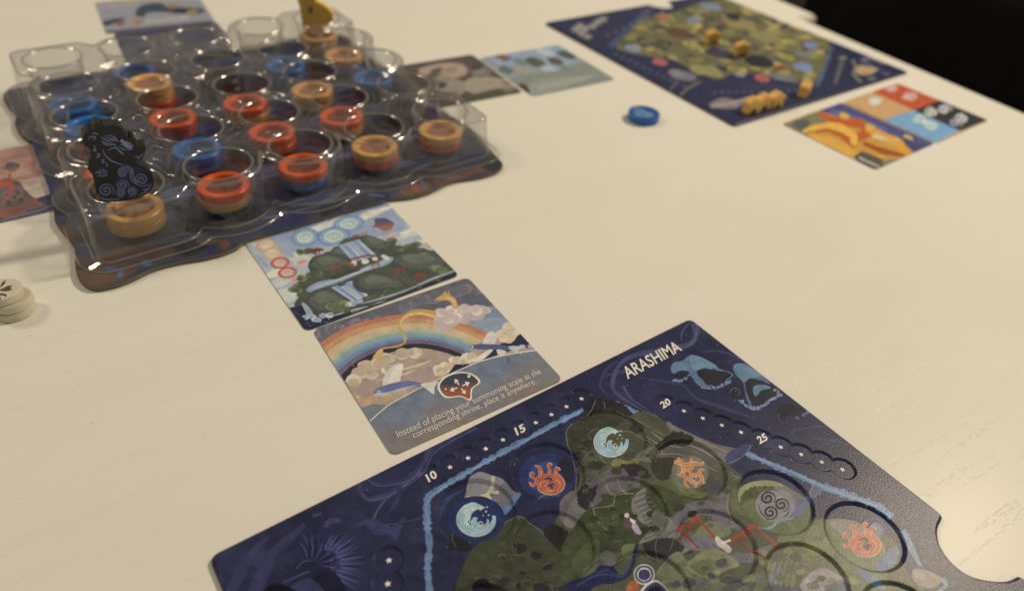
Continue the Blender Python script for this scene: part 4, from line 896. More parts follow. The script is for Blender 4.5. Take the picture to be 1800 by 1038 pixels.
a.poly([(-20, 500), (120, 460), (340, 440), (450, 385), (660, 490), (160, 620)], '#7d8474'); a.blob([(60, 560), (200, 500), (400, 480), (500, 490), (300, 560), (150, 600)], '#8e9282')
for k in range(14): a.stroke([(170 + k * 27, 556 - k * 6.5), (188 + k * 27, 550 - k * 6.5)], 9, '#a8a894', 1)
a.rough([(20, 560), (60, 520), (110, 560), (90, 610), (40, 600)], '#4c3c34', 6)
finish(e_r2, a)

# ---- gold dragon card and the four-colour card beside the far board
DESAT = 0.06
uq = lambda q: [np.array(un(*p, CT)) for p in q]
ang = math.radians(39.6)
e_gd, a = card('illustrated_card', 'card with a golden dragon on navy, beside the four-colour quartered card', rect_at(0.829 * S, 2.222 * S, ang, 0.344 * S, 0.344 * S), '#bf8a2c')
a.zone = 'G'
a.poly([(260, 790), (500, 690), (560, 760), (400, 860)], '#77704c'); a.rough([(330, 780), (400, 750), (440, 780), (390, 820)], '#4e5150', 8)
a.poly([(480, 690), (620, 640), (1230, 905), (1100, 970), (1060, 900), (900, 830), (700, 760)], '#3f4570')
a.blob([(560, 690), (700, 720), (900, 800), (920, 840), (760, 770), (600, 720)], '#5d6182')
for q, w, cc in [([(490, 700), (600, 760), (760, 780), (800, 840), (700, 860), (560, 800)], [20, 60, 60, 40], '#b5500e'), ([(400, 830), (480, 800), (620, 800), (720, 860), (700, 920)], [20, 50, 40], '#e0a838'), ([(440, 860), (600, 900), (740, 980), (900, 1000)], [40, 60, 40], '#d69c30'),
               ([(480, 830), (560, 820), (640, 860), (720, 930)], [20, 26, 16], '#a85410'), ([(800, 800), (900, 860), (1000, 900), (1060, 960)], [50, 60, 50], '#d8921a'), ([(780, 900), (900, 950), (1040, 980)], [20, 40, 20], '#964408'), ([(840, 850), (930, 880), (1000, 880)], [30, 20, 10], '#c8b888')]:
    a.stroke(q, w, cc)
for (x, y) in [(660, 730), (1060, 870), (960, 890), (820, 800)]: a.poly(ell(x, y, 34, 20, 12, .4), '#cba04a')
a.blob([(1020, 860), (1120, 900), (1180, 920), (1120, 960), (1060, 930)], '#363a62')
a.poly([(715, 985), (770, 950), (900, 1000), (960, 1050), (900, 1080), (760, 1030)], '#4c483c'); a.rough([(900, 1010), (1000, 1000), (1060, 980), (1000, 1040), (930, 1060)], '#7d7a4a', 6)
for k in range(6): a.stroke([(755 + k * 22, 988 + k * 10), (768 + k * 22, 1004 + k * 10)], 9, '#cfc8b0', 1)
finish(e_gd, a)
e_qd, a = card('illustrated_card', 'card quartered into tan, red, blue and black fields with pale glyphs', rect_at((0.829 + 0.349 * math.cos(ang)) * S, (2.222 + 0.349 * math.sin(ang)) * S, ang, 0.352 * S, 0.348 * S), '#c39660')
a.zone = 'G'
a.poly([(840, 580), (985, 505), (1270, 628), (1098, 694)], '#b84a24'); a.poly([(905, 752), (1098, 694), (1400, 815), (1230, 900)], '#6f9abc'); a.poly([(1098, 694), (1262, 630), (1560, 755), (1390, 825)], '#22202c')
for (x, y, cc) in [(850, 640, '#cfc4b4'), (960, 550, '#cfa89c'), (1080, 605, '#cfa89c'), (1130, 745, '#bdcad2'), (1210, 790, '#bdcad2'), (1210, 705, '#cfcac4'), (1290, 690, '#c4c0bc'), (1400, 745, '#cfcac4'), (1360, 772, '#9a979a')]:
    a.stroke(spiral(x, y, 6, 46, 1.5, x * .1, 26, .62), [14, 16, 8], cc, 1)
a.puffs([(850, 650), (1150, 770)], 36, ['#cfc4b4', '#c4cdd0'], .5, 2); a.puffs([(1050, 610), (950, 555)], 26, ['#cba79a'], .5, 1)
finish(e_qd, a)

# ================================================================== FAR BOARD
FAR = (0.0328 * S, 2.9681 * S, -0.9069)
far_out = board_outline(*FAR)
fboard = empty('player_board', (0, 0, 0)); tag(fboard, 'dark blue player board with olive map, carrying small yellow wooden shrines', 'game board')
a = Art(far_out, BT, H('#2b2d44')); a.edge = (0.0011, 0.0008)
a.zone = 'P'
isl = [(1083, 82), (1110, 55), (1135, 30), (1185, 22), (1230, 6), (1290, -2), (1350, 10), (1400, 35), (1455, 70), (1452, 105), (1440, 140), (1400, 146), (1350, 134), (1290, 128), (1262, 140), (1215, 122), (1180, 104), (1120, 96)]
a.blob(isl, '#68623e')
pal = ['#7d7440', '#8e8042', '#4c4c38', '#5d5c36', '#a08e48', '#36363a', '#46424a', '#6e6442', '#2c2f40', '#8a7c46', '#5c4634', '#a89a58', '#3a4030', '#b09a4c', '#94884a', '#8f8c66']
for k in range(420):
    x, y = a.rng.uniform(1080, 1460), a.rng.uniform(0, 145)
    if not inside(x, y, isl): continue
    a.rough(ell(x, y, a.rng.uniform(4, 15), a.rng.uniform(1.6, 5), 9, a.rng.uniform(-.2, .5)), a.rng.choice(pal), 1.5, 3)
for (x, y, rx, ry, cc) in [(1165, 30, 12, 5, '#9c5a50'), (1160, 108, 13, 6, '#a85a58'), (1340, 138, 14, 6, '#a8564c'), (1278, 37, 11, 5, '#90584e'), (1195, 58, 26, 9, '#5a4130'), (1270, 95, 32, 9, '#3f3a44'), (1335, 108, 26, 10, '#23252f'), (1112, 84, 14, 6, '#7f8494'), (1220, 35, 13, 6, '#717c8c'), (1412, 118, 18, 7, '#7483a2'), (1425, 80, 14, 6, '#6c7a9a'),
                           (1240, 123, 30, 8, '#8a8150'), (1200, 132, 26, 8, '#6a6870'), (1190, 128, 14, 6, '#807a78'), (1300, 130, 10, 4, '#8f8b80'), (1375, 136, 24, 6, '#706e6c'), (1380, 100, 18, 6, '#8a8344'), (1300, 42, 26, 9, '#8a7c48'), (1345, 65, 30, 9, '#857a4c'), (1250, 12, 20, 6, '#777b8c'), (1412, 96, 18, 5, '#77706f'), (1372, 119, 8, 4, '#7c3c30'), (1290, 30, 12, 7, '#23262f')]:
    a.rough(ell(x, y, rx, ry, 9, .2), cc, 1.2, 3)
a.ragged([(1148, 12), (1115, 42), (1085, 70), (1072, 84)], 9, '#434a60'); a.ragged([(1463, 78), (1452, 115), (1436, 152)], 6, '#4d5870'); a.ragged([(1300, 152), (1360, 152), (1430, 152)], 3, '#3a3f54')
for (x, y) in [(1012, 52), (1022, 58), (1033, 64), (1030, 50), (1042, 46), (1050, 40), (1060, 34), (1020, 46)]: a.rough(ell(x, y, 7, 5, 8), '#8d8678', 1.5, 3)
for k in range(9): a.poly(ell(1068 + k * 14, 62 - k * 6, 3, 1.6, 8), '#706b64')
for k in range(11): a.poly(ell(1083 + k * 12, 96 + k * 5.6, 3.4, 1.8, 8), '#5a5c6c')
for k in range(12): a.poly(ell(1256 + k * 13, 163 - k * .4, 3.2, 1.8, 8), '#5b5d6c')
for k in range(10): a.poly(ell(1483 - k * 1.6, 100 + k * 5, 4.5, 1.6, 8), '#75715e')
a.stroke([(1196, 168), (1210, 155), (1232, 143)], 4, '#6e6648'); a.stroke([(1176, 160), (1186, 148), (1190, 140)], 3, '#66604a')
a.blob([(1245, 185), (1270, 172), (1300, 178), (1320, 170), (1305, 185), (1280, 192)], '#7d706c'); a.stroke([(1250, 188), (1290, 180), (1320, 172)], 5, '#9a8a80')
a.blob([(1500, 122), (1515, 115), (1545, 122), (1525, 132), (1508, 130)], '#b09068'); a.stroke([(1498, 105), (1506, 120), (1500, 130), (1515, 145)], 4, '#7d7558'); a.stroke([(1515, 106), (1530, 102), (1555, 112)], 6, '#75656a')
for k in range(8): a.rough(ell(a.rng.uniform(1480, 1560), a.rng.uniform(95, 140), 8, 3, 8), a.rng.choice(['#3f4156', '#6f6a58', '#565668']), 1, 2)
A_ = np.array([math.cos(FAR[2]), math.sin(FAR[2])]); B_ = np.array([-math.sin(FAR[2]), math.cos(FAR[2])])
An = np.array([math.cos(NEAR[2]), math.sin(NEAR[2])]); Bn = np.array([-math.sin(NEAR[2]), math.cos(NEAR[2])])
a.circles_recess([tuple(np.array(FAR[:2]) + A_ * float((np.array(p) - NEAR[:2]) @ An) + B_ * float((np.array(p) - NEAR[:2]) @ Bn)) for p in pit_xy], 0.0143, 0.003, 0.0004)
a.build(fboard, M_print)
prism('board_core', far_out, 0.0, BT - 0.0008, M_greyboard, fboard)
# ================================================================== TRAY BASE
DESAT = 0.2
UA = 0.68335
TC = np.array([-0.8081, 1.8893]) * S; TP = 0.2011 * S; TZ = 0.125 * S
TU = np.array([math.cos(UA), math.sin(UA)]); TV = np.array([math.sin(UA), -math.cos(UA)])     # along the front row, towards the front row
B0, B1 = 0.0005, 0.0026
left = zp('Q', [(112, 556), (70, 560), (30, 585), (24, 630), (58, 680), (98, 725), (94, 790), (128, 848), (180, 884)]) + zp('N', [(192, 60), (232, 170), (282, 300), (318, 400), (340, 480), (344, 565), (388, 628), (440, 690), (468, 742), (472, 800), (474, 860), (492, 925), (545, 972), (612, 984), (720, 965), (830, 925), (940, 872), (1060, 834), (1200, 805), (1300, 790), (1400, 765), (1490, 728)])
front = zp('P', [(436, 421), (520, 397), (600, 373), (672, 354)]) + zp('M', [(806, 715), (900, 705), (1000, 693), (1100, 662), (1200, 612), (1290, 588), (1400, 573), (1500, 545), (1546, 515), (1550, 488), (1520, 455)])
base_px = smooth([un(x, y, B1) for x, y in left + front], 3, False)
back = []
for k in range(1, 20):
    t = k / 20; back.append(tuple(TC + TU * (0.535 + 0.012 * math.sin(t * 15)) * S + TV * (0.42 - 0.95 * t) * S))
for k in range(1, 22):
    t = k / 22; back.append(tuple(TC + TV * (-0.53 - 0.012 * math.sin(t * 17)) * S + TU * (0.53 - 1.03 * t) * S))
base_out = base_px + back
trbase = empty('tray_base', (0, 0, 0)); tag(trbase, 'wavy-edged printed base board of dark water and brown shore under the clear tray', 'game board')
a = Art(base_out, B1, H('#3a3c4a'))
a.zone = 'P'
br = a.rng
for k in range(170):
    x, y = br.uniform(0, 880), br.uniform(20, 500)
    a.rough(ell(x, y, br.uniform(14, 46), br.uniform(6, 20), 9, br.uniform(-.5, .1)), br.choice(['#2b3048', '#3a3a40', '#262836', '#43404a', '#2d3352', '#383330', '#443c38', '#30303a']), 4, 3)
for q in [[(60, 180), (200, 150), (380, 120), (560, 90)], [(90, 300), (260, 240), (480, 190), (700, 150)], [(130, 390), (330, 330), (560, 280), (800, 220)], [(300, 420), (480, 370), (640, 330)], [(560, 350), (680, 310), (800, 270)]]:
    for j in range(4):
        a.stroke([(x + br.uniform(-20, 20), y + br.uniform(-16, 16)) for x, y in q], [2, 6, 2, 5, 2], br.choice(['#4a5474', '#565a70', '#42506e', '#606474']))
a.zone = 'N'
a.rough([(470, 800), (560, 770), (680, 790), (760, 820), (880, 850), (780, 930), (640, 985), (540, 975), (480, 900)], '#5d4134', 12); a.rough([(640, 760), (800, 720), (980, 720), (1100, 760), (1000, 820), (760, 810)], '#573f39', 10)
a.rough([(350, 585), (420, 600), (480, 650), (450, 690), (390, 640)], '#6e4232', 8); a.blob([(455, 730), (560, 720), (640, 760), (560, 790), (480, 790)], '#31395a')
for (x, y, rx, ry) in [(920, 830, 36, 22), (760, 890, 16, 34), (700, 870, 40, 14), (1230, 740, 22, 36), (540, 720, 50, 8)]: a.rough(ell(x, y, rx, ry, 9, .2), '#4a5a74', 6, 3)
a.rough([(1100, 730), (1180, 690), (1280, 680), (1300, 740), (1200, 790), (1120, 770)], '#22252f', 9); a.rough([(1230, 690), (1330, 660), (1380, 690), (1300, 720)], '#5c4c40', 7); a.rough([(1380, 700), (1420, 680), (1450, 720), (1400, 740)], '#75402f', 7)
a.rough([(1080, 580), (1300, 540), (1560, 520), (1700, 500), (1600, 580), (1400, 620), (1200, 640)], '#23262c', 12); a.rough([(1400, 590), (1560, 560), (1640, 560), (1500, 620)], '#46484a', 9)
a.blob([(200, 0), (260, 100), (320, 260), (360, 400), (330, 420), (250, 230), (190, 60)], '#2e3a58'); a.blob([(330, 480), (420, 470), (420, 520), (350, 530)], '#26292c')
a.zone = 'Q'
a.rough([(40, 590), (110, 600), (150, 720), (190, 860), (130, 840), (100, 740)], '#4f3a34', 10); a.rough([(50, 650), (110, 660), (120, 690), (70, 690)], '#3c4664', 6); a.rough([(110, 800), (170, 790), (190, 860), (140, 850)], '#5b4a38', 6)
a.zone = 'M'
a.rough([(900, 660), (1000, 620), (1080, 610), (1120, 640), (1040, 680), (940, 695)], '#634a3a', 8); a.rough([(980, 640), (1040, 610), (1080, 640), (1020, 670)], '#8a4a34', 6); a.rough([(1130, 580), (1300, 550), (1420, 500), (1440, 540), (1250, 600), (1140, 640)], '#684434', 9)
for (x, y, rx, ry) in [(1045, 630, 16, 34), (1180, 575, 60, 8), (760, 690, 60, 10)]: a.rough(ell(x, y, rx, ry, 9, .1), '#4a566c', 5, 3)
a.rough([(1450, 430), (1530, 460), (1545, 520), (1470, 540), (1420, 510)], '#2e302c', 8); a.rough([(900, 560), (960, 545), (980, 590), (920, 605)], '#4f493a', 6)
a.build(trbase, M_base)
prism('board_core', base_out, B0, B1, M_greyboard, trbase)

# ================================================================== CLEAR PLASTIC TRAY
def plastic(name, ripple=False, rough=0.07, haze=0.05, refl=0.05, edge=0.55):
    m = bpy.data.materials.new(name); m.use_nodes = True; nt = m.node_tree; nt.nodes.clear()
    out = N(nt, 'ShaderNodeOutputMaterial'); tr = N(nt, 'ShaderNodeBsdfTransparent'); tr.inputs[0].default_value = (0.95, 0.95, 0.955, 1)
    gl = N(nt, 'ShaderNodeBsdfGlossy'); gl.inputs['Roughness'].default_value = rough
    df = N(nt, 'ShaderNodeBsdfDiffuse'); df.inputs[0].default_value = (0.40, 0.40, 0.42, 1)
    lw = N(nt, 'ShaderNodeLayerWeight'); lw.inputs['Blend'].default_value = 0.5
    pw = N(nt, 'ShaderNodeMath', operation='POWER'); pw.inputs[1].default_value = 2.6; nt.links.new(lw.outputs['Facing'], pw.inputs[0])
    ma = N(nt, 'ShaderNodeMath', operation='MULTIPLY_ADD'); ma.inputs[1].default_value = edge; ma.inputs[2].default_value = refl; nt.links.new(pw.outputs[0], ma.inputs[0])
    tc = N(nt, 'ShaderNodeTexCoord'); ns = N(nt, 'ShaderNodeTexNoise'); ns.inputs['Scale'].default_value = 90; ns.inputs['Detail'].default_value = 3
    nt.links.new(tc.outputs['Object'], ns.inputs['Vector'])
    bp = N(nt, 'ShaderNodeBump'); bp.inputs['Strength'].default_value = 0.35; bp.inputs['Distance'].default_value = 0.002
    fac = ma.outputs[0]; hz = None
    if ripple:
        mp = N(nt, 'ShaderNodeMapping'); mp.inputs['Scale'].default_value = (1 / TP, 1 / TP, 1 / TP); nt.links.new(tc.outputs['Object'], mp.inputs['Vector'])
        nz = N(nt, 'ShaderNodeTexNoise'); nz.inputs['Scale'].default_value = 0.9; nz.inputs['Detail'].default_value = 1.5; nt.links.new(mp.outputs['Vector'], nz.inputs['Vector'])
        vo = N(nt, 'ShaderNodeTexVoronoi', voronoi_dimensions='2D'); vo.inputs['Scale'].default_value = 1; vo.inputs['Randomness'].default_value = 0
        nt.links.new(mp.outputs['Vector'], vo.inputs['Vector'])
        ad = N(nt, 'ShaderNodeMath', operation='MULTIPLY_ADD'); ad.inputs[1].default_value = 0.95; nt.links.new(nz.outputs['Fac'], ad.inputs[0]); nt.links.new(vo.outputs['Distance'], ad.inputs[2])
        mu = N(nt, 'ShaderNodeMath', operation='MULTIPLY'); mu.inputs[1].default_value = 2 * math.pi * 10; nt.links.new(ad.outputs[0], mu.inputs[0])
        sn = N(nt, 'ShaderNodeMath', operation='SINE'); nt.links.new(mu.outputs[0], sn.inputs[0])
        rp = N(nt, 'ShaderNodeMapRange'); rp.inputs['From Min'].default_value = 0.35; rp.inputs['From Max'].default_value = 1.0; nt.links.new(sn.outputs[0], rp.inputs['Value'])
        nt.links.new(rp.outputs['Result'], bp.inputs['Height']); bp.inputs['Strength'].default_value = 0.8; bp.inputs['Distance'].default_value = 0.0009
        hz = N(nt, 'ShaderNodeMath', operation='MULTIPLY_ADD'); hz.inputs[1].default_value = 0.13; hz.inputs[2].default_value = haze; nt.links.new(rp.outputs['Result'], hz.inputs[0])  # paler along the ripples: refraction of the relief put into the colour
    else:
        nt.links.new(ns.outputs['Fac'], bp.inputs['Height'])
    nt.links.new(bp.outputs['Normal'], gl.inputs['Normal']); 
    m1 = N(nt, 'ShaderNodeMixShader'); m1.inputs[0].default_value = haze
    if not hz:
        hz = N(nt, 'ShaderNodeMath', operation='MULTIPLY_ADD'); hz.inputs[1].default_value = 0.30; hz.inputs[2].default_value = haze; nt.links.new(pw.outputs[0], hz.inputs[0])  # pale veil at grazing angles: room reflections put into the colour
    if hz: nt.links.new(hz.outputs[0], m1.inputs[0])
    nt.links.new(tr.outputs[0], m1.inputs[1]); nt.links.new(df.outputs[0], m1.inputs[2])
    m2 = N(nt, 'ShaderNodeMixShader'); nt.links.new(fac, m2.inputs[0]); nt.links.new(m1.outputs[0], m2.inputs[1]); nt.links.new(gl.outputs[0], m2.inputs[2])
    nt.links.new(m2.outputs[0], out.inputs['Surface'])
    return m
M_sheet = plastic('clear_plastic_rippled', True, haze=0.03)
M_clear = plastic('clear_plastic', False, rough=0.05, haze=0.025, refl=0.06, edge=0.6)
M_lip = plastic('clear_plastic_lip', False, rough=0.12, haze=0.26, refl=0.22)

tray = empty('cup_tray', (TC[0], TC[1], B1 + 0.0001), UA); tag(tray, 'clear plastic tray with twenty-five round cups holding coloured rings', 'tray')
TH = TZ - B1
CUP = [((i - 2) * TP, (2 - j) * TP) for j in range(5) for i in range(5)]       # local: x along the front row, y away from it
def sdf(x, y):
    d = 1e9
    for i in range(5):
        for j in range(5):
            cx, cy = (i - 2) * TP, (j - 2) * TP
            if i in (0, 4) and j in (0, 4):
                h = 0.100 * S; r = 0.028 * S; qx, qy = abs(x - cx) - h + r, abs(y - cy) - h + r
                q = math.hypot(max(qx, 0), max(qy, 0)) + min(max(qx, qy), 0) - r
            elif i in (0, 4) or j in (0, 4): q = math.hypot(x - cx, y - cy) - 0.098 * S
            else: continue
            k = 0.012 * S; h2 = max(k - abs(d - q), 0) / k; d = min(d, q) - h2 * h2 * k * .25
    qx, qy = abs(x) - 1.95 * TP, abs(y) - 1.95 * TP
    return min(d, math.hypot(max(qx, 0), max(qy, 0)) + min(max(qx, qy), 0))
NA = 480
def contour(iso):
    out = []
    for k in range(NA):
        th = 2 * math.pi * (k + .5) / NA; c, s = math.cos(th), math.sin(th); lo, hi = 0.2 * S, 1.2 * S
        for _ in range(26):
            mid = (lo + hi) / 2
            if sdf(c * mid, s * mid) > iso: hi = mid
            else: lo = mid
        out.append((c * lo, s * lo))
    return out
# skirt: rounded shoulder, steep wall, foot flange
prof = [(-0.005, TH), (-0.0018, TH - 0.0003), (0.0, TH - 0.0012), (0.003, TH * .6), (0.007, TH * .25), (0.010, 0.0018), (0.013, 0.0010), (0.040, 0.0009), (0.043, 0.0002)]
rings = [contour(p * S) for p, z in prof]
vs, fs = [], []
for r, (p, z) in zip(rings, prof): vs += [(x, y, z) for x, y in r]
for i in range(len(prof) - 1):
    for k in range(NA): k2 = (k + 1) % NA; fs.append((i * NA + k, (i + 1) * NA + k, (i + 1) * NA + k2, i * NA + k2))
mesh_obj('skirt', vs, fs, M_clear, tray, True)
for nm, a0, a1 in (('shoulder_highlight', 0, 2), ('foot_highlight', 5, 6), ('flange_highlight', 7, 8)):  # pale strips laid over the skirt: edge highlights put into the material
    mesh_obj(nm, [(x, y, z + 0.0001) for r, (p, z) in zip(rings[a0:a1 + 1], prof[a0:a1 + 1]) for x, y in r], [(i * NA + k, (i + 1) * NA + k, (i + 1) * NA + (k + 1) % NA, i * NA + (k + 1) % NA) for i in range(a1 - a0) for k in range(NA)], M_lip, tray, True)
# top sheet with the cup openings cut out
RT, RB = 0.0740 * S, 0.0645 * S
V = [Vector((x * 1000, y * 1000)) for x, y in rings[0]]; F = [list(range(NA))]
for (cx, cy) in CUP:
    i0 = len(V); V += [Vector((x, y)) for x, y in ell(cx * 1000, cy * 1000, RT * 1000, None, 48)]; F.append(list(range(i0, i0 + 48)))
v2, e2, f2, _, _, of = delaunay_2d_cdt(V, [], F, 1, 1e-4, True)
fs = [f for f, o in zip(f2, of) if o == [0]]
mesh_obj('top_sheet', [(v[0] / 1000, v[1] / 1000, TH) for v in v2], fs, M_sheet, tray)
FLOOR = 0.0255 * S - B1
def lathe(profile, n=48):
    vs, fs = [], []
    for r, z in profile: vs += [(r * math.cos(2 * math.pi * k / n), r * math.sin(2 * math.pi * k / n), z) for k in range(n)]
    for i in range(len(profile) - 1):
        for k in range(n): k2 = (k + 1) % n; fs.append((i * n + k, i * n + k2, (i + 1) * n + k2, (i + 1) * n + k))
    return vs, fs
cv, cf = lathe([(RT, TH), (RT - 0.0003, TH - 0.0006), (RT - 0.0006, TH - 0.0025), (RT * .6 + RB * .4, TH * .6), (RB, FLOOR + 0.0012), (RB - 0.001, FLOOR), (0.0004, FLOOR)])
lv, lf = lathe([(RT + 0.0011, TH), (RT + 0.0009, TH + 0.0005), (RT + 0.0003, TH + 0.0006), (RT - 0.0002, TH - 0.0002)])
c0 = None
for (cx, cy) in CUP:
    if c0 is None:
        c0 = mesh_obj('cup', cv, cf, M_clear, tray, True); l0 = mesh_obj('lip', lv, lf, M_lip, c0, True); c0.location = (cx, cy, 0)
    else:
        c = link(c0.copy(), tray); c.location = (cx, cy, 0); link(l0.copy(), c)

# ================================================================== RINGS IN THE CUPS
RD, TD = 0.0605 * S, 0.0220 * S
def disc_profile(R=RD, T=TD, hole=0.7, dep=None):
    b = 0.0005
    if dep is None: return [(R * hole, b), (R * hole + b, 0), (R - b, 0), (R, b), (R, T - b), (R - b, T), (R * hole + b, T), (R * hole, T - b), (R * hole, b)]
    return [(0.0002, 0), (R - b, 0), (R, b), (R, T - b), (R - b, T), (R * hole + b, T), (R * hole, T - b), (R * hole - 0.0002, T - dep), (0.0002, T - dep)]
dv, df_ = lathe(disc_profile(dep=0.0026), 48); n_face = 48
def mat_lacquer(name, hexc, rough=0.35): return mat_plain(name, H(hexc, True, 0.0), rough, 400, 0.06, 0.05)
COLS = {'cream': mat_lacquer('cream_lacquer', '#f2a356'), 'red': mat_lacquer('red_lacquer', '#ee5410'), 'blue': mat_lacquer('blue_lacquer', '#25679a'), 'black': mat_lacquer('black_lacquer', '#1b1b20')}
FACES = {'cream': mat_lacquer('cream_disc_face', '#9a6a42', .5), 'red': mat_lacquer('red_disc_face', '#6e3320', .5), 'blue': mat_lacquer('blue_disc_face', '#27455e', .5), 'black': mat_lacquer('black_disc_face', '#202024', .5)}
dm = {}
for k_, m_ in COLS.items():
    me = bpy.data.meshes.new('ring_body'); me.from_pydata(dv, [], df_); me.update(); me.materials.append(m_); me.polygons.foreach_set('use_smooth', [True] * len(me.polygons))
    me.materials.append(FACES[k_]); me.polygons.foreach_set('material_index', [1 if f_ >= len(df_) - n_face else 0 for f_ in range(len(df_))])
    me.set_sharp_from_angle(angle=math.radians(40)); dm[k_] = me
WORDS = ['none', 'one', 'two', 'three', 'four']
# (columns away from the black dragon, rows in from its row): rings from the bottom up
CUPS = {(0, 0): ['cream', 'cream'], (1, 0): ['cream', 'red'], (2, 0): ['blue', 'red'], (3, 0): ['red', 'cream'], (4, 0): ['red', 'cream'],
        (0, 1): ['cream', 'red'], (1, 1): ['blue', 'blue'], (2, 1): ['red', 'red'], (3, 1): ['cream', 'red'], (4, 1): ['black'],
        (0, 2): ['black', 'cream', 'blue'], (1, 2): ['red', 'red'], (2, 2): ['cream', 'red'], (3, 2): ['cream', 'cream'], (4, 2): ['black', 'blue'],
        (0, 3): ['blue', 'blue'], (1, 3): ['red', 'cream', 'cream'], (2, 3): ['black', 'black'], (3, 3): ['blue', 'blue'], (4, 3): ['blue', 'cream'],
        (1, 4): ['blue'], (4, 4): ['cream', 'cream']}
def cup_xy(i, j): return TC + TU * (i - 2) * TP + TV * (2 - j) * TP
FZ = B1 + 0.0001 + FLOOR
rz = random.Random(5)
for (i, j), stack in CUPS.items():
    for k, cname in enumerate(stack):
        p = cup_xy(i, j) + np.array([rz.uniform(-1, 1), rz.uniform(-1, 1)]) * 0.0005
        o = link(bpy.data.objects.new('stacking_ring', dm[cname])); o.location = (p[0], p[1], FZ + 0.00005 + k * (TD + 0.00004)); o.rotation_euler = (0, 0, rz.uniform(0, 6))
        lvl = 'the only ring' if len(stack) == 1 else ('top ring' if k == len(stack) - 1 else 'bottom ring' if k == 0 else 'middle ring')
        if (i, j) == (0, 0): where = 'under the black dragon'
        elif (i, j) == (4, 4): where = 'under the yellow dragon'
        elif j == 0: where = 'in the cup %s along from the black dragon' % WORDS[i]
        elif i == 0: where = 'in the cup %s behind the black dragon' % WORDS[j]
        else: where = 'in the cup %s along and %s behind the black dragon' % (WORDS[i], WORDS[j])
        tag(o, '%s %s, %s' % (cname, lvl.replace('the only', 'lone'), where), 'game ring', 'coloured rings in the tray cups')

# ================================================================== DRAGON FIGURES
def figure(name, label, pts_px, p0, n, thick, mat, bevel=0.0006):
    """a flat wooden cut-out standing on edge: outline on the front face, real thickness behind it"""
    P = [un_vert(x, y, p0, n) for x, y in pts_px]
    nv = Vector(n); e = empty(name, (p0[0], p0[1], min(p[2] for p in P))); tag(e, label, 'figurine', 'wooden dragon figures standing in the cups')
    inv = Matrix.Translation(e.location).inverted()
    bm = bmesh.new(); vs = [bm.verts.new(p) for p in P]; f = bm.faces.new(vs)
    r = bmesh.ops.extrude_face_region(bm, geom=[f]); vv = [g for g in r['geom'] if isinstance(g, bmesh.types.BMVert)]
    bmesh.ops.translate(bm, verts=vv, vec=-nv * thick); bmesh.ops.recalc_face_normals(bm, faces=bm.faces[:])
    caps = [g for g in bm.faces if len(g.verts) > 6]
    bmesh.ops.bevel(bm, geom=list({ed_ for c in caps for ed_ in c.edges}), offset=bevel, segments=2, affect='EDGES', clamp_overlap=True)
    bmesh.ops.triangulate(bm, faces=[g for g in bm.faces if len(g.verts) > 4])
    o = bm_obj('body', bm, mat, e); o.matrix_parent_inverse = inv
    return e, inv
def lines(name, quads_px, p0, n, mat, e, inv, lift=0.00025):
    vs, fs = [], []; q0 = np.array(p0) + np.array(n) * lift
    for q in quads_px:
        fs.append(tuple(range(len(vs), len(vs) + len(q)))); vs += [un_vert(x, y, q0, n) for x, y in q]
    o = mesh_obj(name, vs, fs, mat, e); o.matrix_parent_inverse = inv; return o
M_blk = mat_plain('black_stained_wood', H('#191a1e'), 0.5, 300, 0.2, 0.1)
M_peri = mat_plain('periwinkle_ink', H('#848dbc'), 0.5, 200, 0.1)
M_navyp = mat_plain('navy_ink', H('#1d2440'), 0.45, 200, 0.1)
cb = cup_xy(0, 0); p0 = np.array([cb[0], cb[1], 0.07 * S]); nd = np.array([0.0, 0.0, 0.0]); nd[:2] = -cb; nd /= np.linalg.norm(nd)
p0 = p0 + nd * 0.0035
K = lambda pts: zp('K', pts)
def jag(pts):
    """spiky mane along the back and head of the figure"""
    out = []; cx, cy = 400, 420
    for i, (x, y) in enumerate(pts):
        d = math.hypot(x - cx, y - cy); k = (6 if i % 2 else -3) if y < 640 and (x < 330 or y < 300 or x > 560) else 0
        out.append((x + (x - cx) / d * k, y + (y - cy) / d * k))
    return out
e_bd, inv = figure('dragon_figure', 'black wooden dragon with violet-blue line drawing standing in a tray cup', K(jag(smooth([(264, 800), (246, 720), (238, 650), (205, 585), (184, 560), (190, 490), (208, 440), (190, 370), (140, 330), (135, 255), (175, 215), (225, 195), (235, 150), (285, 140), (305, 165), (400, 158), (475, 175), (515, 225), (555, 275), (570, 265), (600, 275), (625, 330), (655, 352), (700, 350), (700, 400), (675, 465), (640, 470), (610, 438), (600, 490), (640, 515), (700, 540), (760, 600), (780, 660), (770, 720), (720, 780), (640, 820), (520, 848), (400, 855), (310, 840)], 3))), p0, nd, 0.0075, M_blk)
st = lambda q, w, sm=4: strip(smooth(q, sm, False) if sm > 1 else q, w)
